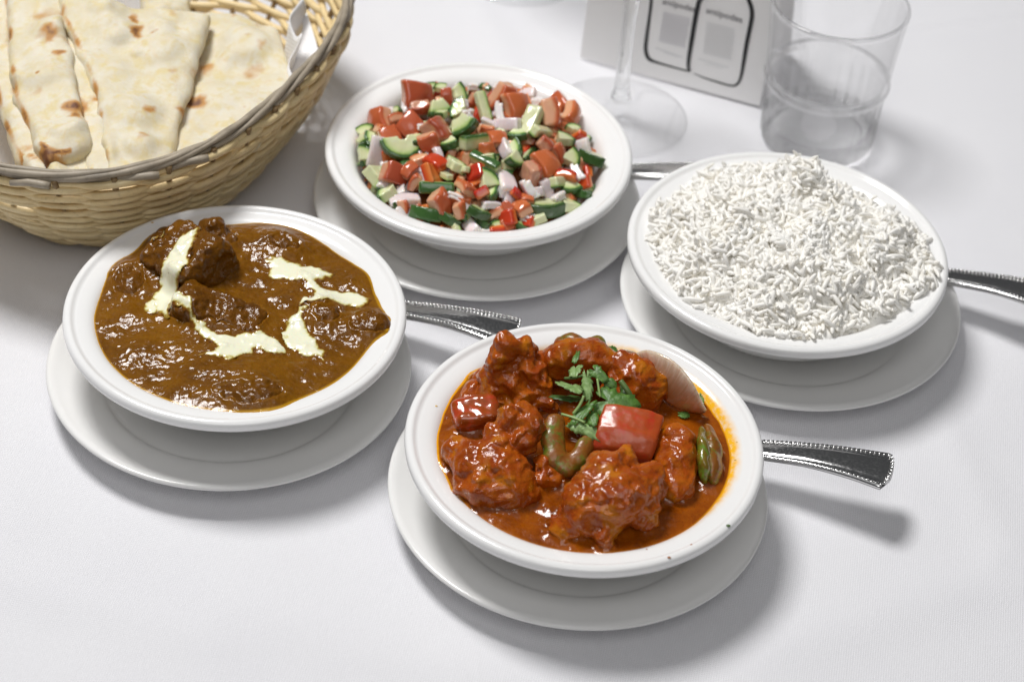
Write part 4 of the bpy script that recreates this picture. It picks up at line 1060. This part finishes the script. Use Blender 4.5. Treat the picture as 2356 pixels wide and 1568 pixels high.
    LV = [((1100, 440, .0605), 9.5, 7.5, -8, 0, 'largest coriander leaf, lying over the red pepper square', (18, 6), 3), ((945, 375, .066), 6.0, 4.6, 165, 1, 'pale jagged coriander leaf below the long chicken piece', (24, -5), 3),
          ((998, 330, .067), 6.6, 2.4, -80, 1, 'narrow upright coriander leaf at the top of the heap', (10, 30), 2), ((940, 420, .058), 7.2, 5.0, 200, 2, 'dark coriander leaf at the left of the heap', (26, -14), 3),
          ((1005, 455, .061), 7.5, 3.4, 235, 0, 'folded coriander leaf in the middle of the heap', (22, 12), 2), ((945, 285, .066), 3.4, 3.4, -95, 1, 'small pale coriander leaf on the long chicken piece', (30, 0), 3),
          ((1040, 300, .066), 4.6, 3.0, -40, 0, 'small coriander leaf beside the long chicken piece', (26, 12), 3), ((1090, 345, .062), 3.2, 2.4, -20, 0, 'tiny coriander leaf between two chicken pieces', (26, 12), 2),
          ((960, 550, .0575), 7.4, 3.8, -25, 1, 'coriander sprig leaf above the green pepper hook', (26, 10), 3), ((1015, 500, .059), 4.6, 2.8, -75, 0, 'small curled coriander leaf at the foot of the heap', (25, 0), 2),
          ((1175, 385, .059), 5.2, 2.4, -70, 2, 'dark coriander leaf lying along the cut stem', (15, 20), 2), ((952, 215, .067), 4.0, 1.6, -100, 0, 'tiny coriander sprig on top of the long chicken piece', (28, 0), 2),
          ((1100, 200, .052), 2.8, 1.8, 20, 0, 'tiny coriander scrap at the back of the red curry', (25, 0), 2), ((1527, 420, .045), 3.4, 1.8, -70, 1, 'pale coriander scrap beside the onion petal', (20, 40), 2), ((1440, 500, .0425), 2.6, 2.0, 0, 0, 'coriander scrap floating in front of the onion petal', (5, 0), 2),
          ((780, 520, .060), 2.6, 1.2, 190, 0, 'tiny green scrap at the top of the green pepper hook', (10, 0), 2)]
    for k, (p, ln, wd, an, mi, lb, tl, lo_) in enumerate(LV): leaf(p, ln * 1.7 * mm, wd * 1.7 * mm, an, mi, lb, tl, lo_, 200 + k)
    st = m_plain('coriander_stem', (.10, .17, .045), .35)
    st2 = m_plain('coriander_stem_pale', (.28, .42, .14), .35)
    for pts, r, mt, lb in [([(1158, 345, .064), (1190, 390, .062), (1228, 460, .056)], 1.25, st, 'thick cut coriander stem pointing at the onion'), ([(1048, 335, .066), (1055, 380, .064), (1062, 420, .062)], .5, st2, 'thin pale coriander stem in the heap'),
                           ([(880, 500, .058), (930, 515, .059), (990, 540, .059)], .6, st2, 'pale coriander stem at the bottom left of the heap'), ([(985, 415, .065), (965, 460, .062), (935, 500, .059)], .7, st2, 'pale coriander stem crossing the heap'),
                           ([(895, 333, .062), (940, 330, .064), (985, 318, .066)], .7, st, 'dark coriander stem at the upper left of the heap'), ([(1055, 190, .057), (1070, 205, .055), (1080, 222, .054)], .8, st2, 'short pale coriander stem behind the long chicken piece')]:
        q = catmull([c6(*p) for p in pts], 14); V, F = tube(q, r * mm, 8); k = V.mean(0)
        o = mesh('coriander_sprig', V - k, F, mt); o.location = tuple(k); tag(o, lb, 'coriander', 'chopped coriander on the red curry')
build_red()

# ================================================================== rice
def m_rice():
    t = NT('steamed_rice'); r = t.noise(90, 2, .5, t.co('Object'))
    c = t.ramp(r, [(.3, (.98, .955, .895)), (.7, (.985, .975, .945))])
    t.set(Base_Color=c, Roughness=.36); t.b.inputs['Specular IOR Level'].default_value = .4
    tl = t.n('ShaderNodeBsdfTranslucent', i_Color=(.99, .97, .92, 1))
    mx = t.n('ShaderNodeMixShader', i_0=.10); t.put(mx.inputs[1], t.b); t.put(mx.inputs[2], tl)
    t.t.links.new(mx.outputs[0], t.t.nodes['Material Output'].inputs[0])
    return t.m
MAT['rice'] = m_rice()
def grain_mesh(seed, seg=6):
    rg = np.random.RandomState(seed); L = rg.uniform(.0074, .0108) if seed % 4 else rg.uniform(.0048, .0064); R = rg.uniform(.00094, .00114); bend = rg.uniform(-.0014, .0014)
    s = np.array([-1, -.93, -.62, -.2, .25, .64, .93, 1.0]); rr = np.array([.18, .50, .90, 1, 1, .92, .55, .2]) * R
    x = s * L / 2; z = bend * (1 - s ** 2); y = rg.uniform(-.0005, .0005) * (1 - s ** 2) * s
    V, F = tube(np.stack([x, y, z], 1), rr, seg)
    V[:, 1] *= 1.12
    return V, F
def build_rice():
    c = np.array([*BOWLS['rice'], 0]); rg = np.random.RandomState(12)
    lumps = [(1855, 395, .062, 18, 15), (1640, 460, .060, 18, 4), (1980, 480, .060, 18, 4), (1760, 560, .062, 20, 3), (1600, 600, .05, 12, 3), (2080, 560, .05, 15, 4), (1950, 640, .055, 16, 2.5), (2120, 640, .047, 9, 3), (1520, 540, .047, 9, 2.5), (1760, 690, .05, 12, 2)]
    LP = [(at(x, y, z) - c, r * mm, h * mm) for x, y, z, r, h in lumps]
    def foot(th):
        d = np.degrees(th) % 360
        return .0655 + .003 * np.sin(3 * th + 1) + .002 * np.sin(7 * th) + .007 * np.exp(-((d - 185) / 16) ** 2) + .009 * np.exp(-((np.where(d > 180, d - 360, d) + 14) / 13) ** 2)
    def Hh(x, y):
        r = np.hypot(x, y); th = np.arctan2(y, x); q = r / foot(th)
        h = .0405 + .0155 * np.clip(1 - q ** 2, -.3, 1) ** 1.0
        for p, rr, hh in LP: h = h + hh * np.exp(-((x - p[0]) ** 2 + (y - p[1]) ** 2) / rr ** 2)
        P = np.stack([x, y, 0 * x], -1)
        return h + .0062 * fbm(P, .017, 61, 2) + .0040 * noise(P, .0085, 65)
    # hidden core so that no gap shows the bowl's floor
    X, Y = grid_patch(c, .074, .0015); r = np.hypot(X, Y); ok = (r < .0745) & (Hh(X, Y) - .0008 - zin(r) > -.0035)
    core = np.stack([X[ok], Y[ok], Hh(X[ok], Y[ok]) - .0008], -1)
    cf = grid_faces(ok)
    base = [grain_mesh(300 + k) for k in range(12)]
    pts = []
    N = 5600
    while len(pts) < N:
        x, y = rg.uniform(-.078, .078, 2)
        if math.hypot(x, y) < foot(math.atan2(y, x)): pts.append((x, y))
    pts = np.array(pts); x, y = pts.T
    e = .0008; h = Hh(x, y); nx = -(Hh(x + e, y) - Hh(x - e, y)) / (2 * e); ny = -(Hh(x, y + e) - Hh(x, y - e)) / (2 * e)
    nrm = np.stack([nx * .8, ny * .8, np.ones(N)], 1); nrm /= np.linalg.norm(nrm, axis=1)[:, None]
    off = rg.uniform(-.0014, .0020, N)
    zmin = zin(np.hypot(x, y)) + .0012
    az = 3.0 * noise(np.stack([x, y, 0 * x], -1), .02, 71) * 2 + rg.normal(0, .9, N)
    tg = np.stack([np.cos(az), np.sin(az), np.zeros(N)], 1); tg -= nrm * (tg * nrm).sum(1)[:, None]; tg /= np.linalg.norm(tg, axis=1)[:, None]
    tl = rg.normal(0, .5, N); a = tg * np.cos(tl)[:, None] + nrm * np.sin(tl)[:, None]
    b = np.cross(nrm, a); b /= np.linalg.norm(b, axis=1)[:, None]; w = np.cross(a, b)
    p = np.stack([x, y, np.maximum(h + 0 * off, zmin)], 1) + nrm * off[:, None]
    # a few strays on the rim
    Rm = np.stack([a, b, w], -1)
    kind = rg.randint(0, 12, N)
    fwd = FW; vis = np.linalg.norm(np.cross(a, fwd), axis=1) * (off > .0004) * (1.4 - (y / .07)) * (h > .043)
    big = np.argsort(-vis)[:300]; isbig = np.zeros(N, bool); isbig[big] = True
    VV = [core]; FF = [[tuple(q) for q in cf]]; o0 = len(core)
    quads = [np.array([f for f in F if len(f) == 4]) for _, F in base]; caps_ = [[f for f in F if len(f) != 4] for _, F in base]
    Vs = [core]; Fs = [cf]; o0 = len(core)
    for i in np.where(~isbig)[0]:
        V, F = base[kind[i]]
        Vs.append(V @ Rm[i].T + p[i]); Fs.append(quads[kind[i]] + o0); o0 += len(V)
    o = mesh('rice_mound', np.vstack(Vs), np.vstack(Fs), MAT['rice']); o.location = tuple(c)
    tag(o, 'mound of steamed white rice in the right hand bowl', 'rice', kind='stuff')
    me = [mesh('rice_grain', V, F, MAT['rice'], link=False) for V, F in base]
    for i in big:
        g = bpy.data.objects.new('rice_grain', me[kind[i]].data); COL.objects.link(g)
        M4 = Matrix.Identity(4)
        for q in range(3):
            for s in range(3): M4[q][s] = Rm[i][q, s]
            M4[q][3] = p[i][q] + c[q]
        g.matrix_world = M4
        zx = 'left' if p[i][0] < -.022 else ('right' if p[i][0] > .022 else 'middle'); zy = 'front' if p[i][1] < -.028 else ('back' if p[i][1] > .02 else 'centre')
        zn = {'frontmiddle': 'front', 'centremiddle': 'very middle', 'backmiddle': 'back'}.get(zy + zx, (zy + ' ' + zx).replace('centre ', ''))
        tag(g, 'single cooked rice grain lying loose at the %s of the mound' % zn, 'rice grain', 'loose rice grains at the %s of the mound' % zn)
    for m_ in me: bpy.data.objects.remove(m_)
build_rice()

# ================================================================== chopped salad
def m_attr(name, a, cols, rough=.16, sss=.3, rad=(.004, .003, .002), scale=90, var=.18, pulp=None):
    """colour by how close the surface is to the vegetable's own skin (attribute)"""
    t = NT(name); f = t.attr(a).outputs['Fac']; co = t.co()
    n = t.noise(scale, 3, .6, co); n2 = t.noise(scale * 4, 3, .6, co)
    f2 = t.math('ADD', f, t.math('MULTIPLY', t.math('SUBTRACT', n2, .5), .16))
    c = t.ramp(f2, cols)
    hs = t.n('ShaderNodeHueSaturation'); t.put(hs.inputs['Color'], c)
    t.put(hs.inputs['Value'], t.math('ADD', t.math('MULTIPLY', t.rnd(), var * 2), 1 - var)); t.put(hs.inputs['Hue'], t.math('ADD', t.math('MULTIPLY', t.rnd(), .016), .493))
    c2_ = t.mix(t.ramp(n, [(.35, 0.0), (.75, .35)]), hs.outputs[0], t.mix(1, hs.outputs[0], (1.0, .86, .7), 'MULTIPLY'))
    if pulp: c2_ = t.mix(t.math('MULTIPLY', t.ramp(t.noise(330, 3, .7, co, 1.0), [(.52, 0.0), (.64, .55)]), t.ramp(f, [(.55, 1.0), (.75, 0.0)])), c2_, pulp)
    t.set(Base_Color=c2_, Roughness=rough, Normal=t.bump(n2, .25, .0007))
    t.b.inputs['Subsurface Weight'].default_value = sss; t.b.inputs['Subsurface Radius'].default_value = rad; t.b.inputs['Subsurface Scale'].default_value = .7
    t.b.inputs['Coat Weight'].default_value = .3; t.b.inputs['Coat Roughness'].default_value = .09
    return t.m
MAT['cucumber'] = m_attr('cut_cucumber', 'skin', [(.10, (.66, .69, .42)), (.5, (.58, .66, .33)), (.80, (.36, .50, .16)), (.92, (.05, .12, .03))], pulp=(.66, .70, .50))
MAT['tomato'] = m_attr('cut_tomato', 'skin', [(.12, (.66, .35, .22)), (.5, (.60, .23, .12)), (.85, (.50, .115, .045))], pulp=(.70, .42, .20))
MAT['onion'] = m_attr('cut_red_onion', 'skin', [(.15, (.80, .755, .735)), (.7, (.77, .70, .70)), (1.0, (.52, .32, .43))], sss=.5)
MAT['pepper'] = m_attr('cut_red_pepper', 'skin', [(.2, (.66, .19, .05)), (.6, (.60, .09, .022)), (.9, (.52, .045, .016))], .14)
def piece_mesh(kind, seed):
    rg = np.random.RandomState(seed); U = .001
    if kind == 'C':
        typ = seed % 5; R = rg.uniform(12.5, 14.5); t = rg.uniform(2.4, 3.6); ang = math.radians([38, 50, 30, 44, 88][typ]); r0 = [0, 3, 5, 0, 2.5][typ]
        if typ == 4: R = 12.5; t = 2.6
        def f(P):
            Q = P * 1000; Q = Q + [R * .62, 0, 0]
            rad = np.hypot(Q[:, 0], Q[:, 1]); s, c_ = math.sin(ang), math.cos(ang)
            w = np.abs(Q[:, 1]) * c_ - Q[:, 0] * s
            d = np.maximum(np.maximum(rad - R, r0 - rad), np.maximum(w, np.abs(Q[:, 2]) - t)) + .18 * noise(Q, 4.0, seed)
            return d * .001
        skin = lambda P: sstep(R * .45, R - .1, np.hypot(P[:, 0] * 1000 + R * .62, P[:, 1] * 1000) + .25)
        ext = .0145
    elif kind == 'K':     # cucumber stick
        a, b, c_ = rg.uniform(6.5, 9), rg.uniform(2.4, 3.2), rg.uniform(2.6, 3.4)
        def f(P):
            Q = P * 1000; q = np.abs(Q) - [a, b, c_]
            return (np.maximum(q.max(1), np.hypot(Q[:, 1], Q[:, 2] + 8.5) - (c_ + 8.2)) + .2 * noise(Q, 4., seed)) * .001
        skin = lambda P: sstep(-c_ * .6, c_ - .05, P[:, 2] * 1000); ext = .0105
    elif kind == 'T':
        a, b, c_ = rg.uniform(4.6, 6.6), rg.uniform(3.8, 5.4), rg.uniform(2.6, 4.0); cz = 10
        def f(P):
            Q = P * 1000; Q = Q + .6 * np.stack([noise(Q, 6., seed), noise(Q, 6., seed + 1), noise(Q, 6., seed + 2)], 1)
            q = np.abs(Q) - [a, b, c_]; q[:, 0] += .12 * Q[:, 1]; q[:, 1] -= .1 * Q[:, 2]
            d = np.linalg.norm(np.maximum(q + .7, 0), axis=1) + np.minimum((q + .7).max(1), 0) - .7
            return np.maximum(d, np.linalg.norm(Q + [0, 0, cz], axis=1) - (cz + c_ - .1)) * .001
        skin = lambda P: sstep(c_ - 2.6, c_ - .4, np.linalg.norm(P * 1000 + [0, 0, cz], axis=1) - cz); ext = .010
    elif kind == 'P':
        a, b, c_ = rg.uniform(4, 5.5), rg.uniform(3.2, 4.4), rg.uniform(1.7, 2.2)
        def f(P):
            Q = P * 1000; Q = Q.copy(); Q[:, 2] += .045 * Q[:, 0] ** 2 - .4
            q = np.abs(Q) - [a, b, c_]
            return (np.linalg.norm(np.maximum(q + .6, 0), axis=1) + np.minimum((q + .6).max(1), 0) - .6 + .2 * noise(P * 1000, 4., seed)) * .001
        skin = lambda P: sstep(-c_, c_, P[:, 2] * 1000 + .045 * (P[:, 0] * 1000) ** 2 - .4); ext = .009
    else:                 # onion: two nested curved leaves
        a, b = rg.uniform(4.5, 7), rg.uniform(3, 4.2); R = rg.uniform(9, 14)
        def f(P):
            Q = P * 1000; rad = np.linalg.norm((Q + [0, 0, R]) * [.8, 1, 1], axis=1)
            d1 = np.abs(rad - R) - .95; d2 = np.abs(rad - R + 2.15) - 1.0
            q = np.abs(Q[:, :2]) - [a, b]; q2 = np.abs(Q[:, :2] - [.8, .3]) - [a * .92, b * .9]
            return np.minimum(np.maximum(d1, q.max(1)), np.maximum(d2, q2.max(1))) * .001 + .00012 * noise(Q, 3., seed)
        def skin(P):
            Q = P * 1000; rad = np.linalg.norm((Q + [0, 0, R]) * [.8, 1, 1], axis=1) - R
            s = .75 if seed % 3 else .4
            return s * np.maximum(sstep(.2, .85, rad), .55 * sstep(-2.2, -1.6, rad) * sstep(-1.2, -1.5, rad))
        ext = .009
    V, F = surfnets(f, [-ext] * 3, [ext] * 3, .00075)
    return V, F, skin(V)
def build_salad():
    c = np.array([*BOWLS['salad'], 0]); rg = np.random.RandomState(31)
    nm = {'C': 'cucumber_piece', 'K': 'cucumber_piece', 'T': 'tomato_piece', 'P': 'red_pepper_piece', 'O': 'red_onion_piece'}
    mt = {'C': 'cucumber', 'K': 'cucumber', 'T': 'tomato', 'P': 'pepper', 'O': 'onion'}
    lib = {}
    for k, cnt in (('C', 5), ('K', 3), ('T', 5), ('P', 3), ('O', 4)):
        lib[k] = []
        for q in range(cnt):
            V, F, s = piece_mesh(k, q + (10 if k != 'C' else 0)); me = mesh(nm[k], V, F, MAT[mt[k]], attrs={'skin': s}, link=False)
            sz = np.ptp(V, axis=0).max(); lib[k].append((me, sz, V, F, s))
    def Hs(x, y):
        r2 = (x * x + y * y) / .065 ** 2
        return .0395 + .0165 * (1 - r2) + .004 * y / .06
    S = dict(
        T='680,270,18;440,410,14;540,400,8;700,340,11;860,270,10;640,450,14;510,520,12;810,480,18;1060,290,10;1200,280,17;1300,330,16;1500,380,18;1600,290,14;1640,370,13;1470,560,14;1480,680,15;1180,530,10;540,750,14;630,720,10;660,790,9;990,830,11;830,930,14;950,960,10;1310,950,12;1240,960,9;1560,610,10;1390,740,12;600,950,9;690,985,9;1350,900,9;1240,1050,8;760,560,12;1110,590,9;470,480,10',
        P='790,670,12;770,750,12;1080,860,10;1040,740,10;1600,770,11;1670,520,9;1700,800,9;1350,1040,9;1230,1020,10;1300,880,9',
        C='600,600,23;430,760,15;330,470,11;350,540,12;360,620,11;400,530,10;560,350,8;810,330,13;820,380,10;750,220,10;820,210,9;930,250,12;930,340,13;960,440,15;920,690,14;1120,780,13;1120,640,10;1300,500,10;1290,590,11;1280,660,11;1370,630,9;1590,530,11;1640,460,9;1640,650,12;1760,650,15;1630,830,11;1700,870,12;1620,940,13;1470,960,20;1060,980,12;870,1020,13;740,990,16;490,860,15;550,920,9;1090,1050,8;1140,870,9;1420,1010,12;1340,1060,8;1180,1060,9;700,540,10;880,560,11',
        K='1090,330,16;1050,540,20;1100,670,17;1380,430,18;1440,490,17;1560,800,14;800,830,17;860,760,8;960,720,9',
        O='1020,200,9;950,290,9;1000,380,9;1000,430,8;1130,420,9;1220,440,14;1340,250,13;1420,280,10;440,610,16;500,820,9;600,890,15;620,960,11;1240,780,16;1260,850,14;1210,590,11;1150,920,11;1000,1060,11;1140,1080,9;1650,750,10;1700,590,10;1490,850,11;1530,880,10;1350,850,11;930,880,10;720,440,7;550,550,8;1170,360,10;990,930,10;1460,400,8;820,620,8;1400,860,10')
    # the camera-facing quarter turn of a few tell-tale pieces
    face = {(600, 600): (0, 38, -70), (1760, 650): (0, -30, -120), (1470, 960): (0, -15, -80), (740, 990): (0, -35, -100), (800, 830): (55, 0, 2), (430, 760): (0, 40, 10), (490, 860): (0, 30, 160), (1620, 940): (0, 25, 60), (810, 330): (0, 45, -60), (1050, 540): (-20, 15, 42), (1100, 670): (10, 0, -35)}
    special = {(600, 600): 'big half moon cucumber slice with dark rind at the left of the salad', (1050, 540): 'long cucumber stick in the middle of the salad', (1470, 960): 'large dark skinned cucumber chunk at the front right of the salad',
               (740, 990): 'dark green cucumber wedge at the front of the salad, showing only its rind', (800, 830): 'cucumber block with dark rind toward the front left of the salad', (680, 270): 'large tomato chunk at the back left of the salad',
               (1200, 280): 'broad tomato slab at the back of the salad', (1600, 290): 'tomato strip standing against the right rear rim', (1340, 250): 'purple onion arc at the back of the salad', (440, 610): 'white onion square beside the half moon cucumber',
               (1260, 850): 'purple edged onion stack at the front of the salad', (1760, 650): 'dark green cucumber rind piece at the far right of the salad', (770, 750): 'bright orange red pepper dice above the dark rind cucumber block', (1500, 380): 'round tomato piece at the back right of the salad'}
    kindname = {'C': 'diced cucumber', 'K': 'cucumber stick', 'T': 'diced tomato', 'P': 'diced red pepper', 'O': 'chopped red onion'}
    cat = {'C': 'cucumber', 'K': 'cucumber', 'T': 'tomato', 'P': 'pepper', 'O': 'onion'}
    def zone(x, y):
        v = 'back' if y < 400 else ('front' if y > 800 else 'middle'); h = 'left' if x < 750 else ('right' if x > 1350 else 'centre')
        return {'backleft': 'at the back left', 'backcentre': 'at the back', 'backright': 'at the back right', 'middleleft': 'at the left', 'middlecentre': 'in the middle', 'middleright': 'at the right', 'frontleft': 'at the front left', 'frontcentre': 'at the front', 'frontright': 'at the front right'}[v + h]
    i = 0; rank = {}
    for k, txt in S.items():
        for ent in txt.split(';'):
            x, y, sz = map(float, ent.split(',')); i += 1
            z = .050
            for _ in range(4):
                p = c2(x, y, z) - c; z = Hs(p[0], p[1]) + .0015
            rr = math.hypot(p[0], p[1])
            if rr > .0615: p[:2] *= .0615 / rr
            p[2] = max(p[2], float(zin(math.hypot(p[0], p[1]))) + sz * .0002)
            vi = 4 if (x, y) == (600, 600) else (i * 7 + int(x)) % (4 if k == 'C' else len(lib[k]))
            me, s0, _, _, _ = lib[k][vi]
            o = bpy.data.objects.new(nm[k], me.data); COL.objects.link(o); o.location = tuple(p + c)
            sc = sz * .00106 / s0; o.scale = (sc,) * 3
            if (x, y) in face: e = [math.radians(a) for a in face[(x, y)]]
            else:
                e = [rg.uniform(-1.1, 1.1), rg.uniform(-1.1, 1.1), rg.uniform(0, 6.28)]
                if rg.rand() < .3 and k != 'C': e[0] += math.pi / 2
                if k in 'CK': e[0] *= .6; e[1] *= .6
                if k == 'K': e[0] += math.pi * .75
            o.rotation_euler = e
            zn = zone(x, y)
            if (x, y) in special: tag(o, special[(x, y)], cat[k], 'salad pieces')
            else:
                tag(o, None, cat[k], 'small %s %s of the salad' % (kindname[k], zn)); rank.setdefault((kindname[k], zn), []).append((x, y, o))
    ords = ['leftmost', 'second from the left', 'third from the left', 'fourth from the left', 'fifth from the left', 'sixth from the left', 'seventh from the left', 'eighth from the left', 'ninth from the left', 'tenth from the left']
    for (kn, zn), lst in rank.items():
        lst.sort(key=lambda e: e[0])
        for q, (x, y, o) in enumerate(lst):
            if len(lst) == 1: o['label'] = 'small piece of %s %s of the chopped salad' % (kn, zn)
            else: o['label'] = '%s %s of the salad, %s' % (kn, zn, 'rightmost' if q == len(lst) - 1 else ords[q])
    # what lies below them: closely packed dice, seen only through the gaps
    Vs = {}; 
    for k in ('C', 'T', 'O', 'P'): Vs[k] = ([], [], [], [0])
    for q in range(280):
        a = rg.uniform(0, 6.283); r = .060 * math.sqrt(rg.rand()); x, y = r * math.cos(a), r * math.sin(a)
        k = 'CTTOCP'[rg.randint(6)]; me, s0, V, F, s = lib[k][rg.randint(len(lib[k]) - (k == 'C'))]
        sc = rg.uniform(8, 11.5) * .001 / s0; R = rot(*rg.uniform(-180, 180, 3))
        z = max(Hs(x, y) - rg.uniform(.003, .0075), float(zin(r)) + .0035)
        L = Vs[k]; L[0].append(V * sc @ R.T + [x, y, z]); L[1].append(np.asarray(F) + L[3][0]); L[2].append(s); L[3][0] += len(V)
    root = empty('salad_filling', tuple(c)); tag(root, 'closely packed diced vegetables under the top layer of the salad', 'salad', kind='stuff')
    for k, L in Vs.items():
        o = mesh({'C': 'cucumber_dice', 'T': 'tomato_dice', 'O': 'onion_dice', 'P': 'pepper_dice'}[k], np.vstack(L[0]), np.vstack(L[1]), MAT[mt[k]], root, attrs={'skin': np.concatenate(L[2])}); o['kind'] = 'stuff'
    X, Y = grid_patch(c, .064, .002); ok = np.hypot(X, Y) < .0605
    o = mesh('hidden_dome', np.stack([X[ok], Y[ok], Hs(X[ok], Y[ok]) - .0115], -1), grid_faces(ok), m_plain('dome_red_brown', (.30, .10, .03), .2), root)  # unseen dome added under the dice so the bowl doesn't show through
    for k in lib:
        for e in lib[k]: bpy.data.objects.remove(e[0])
build_salad()
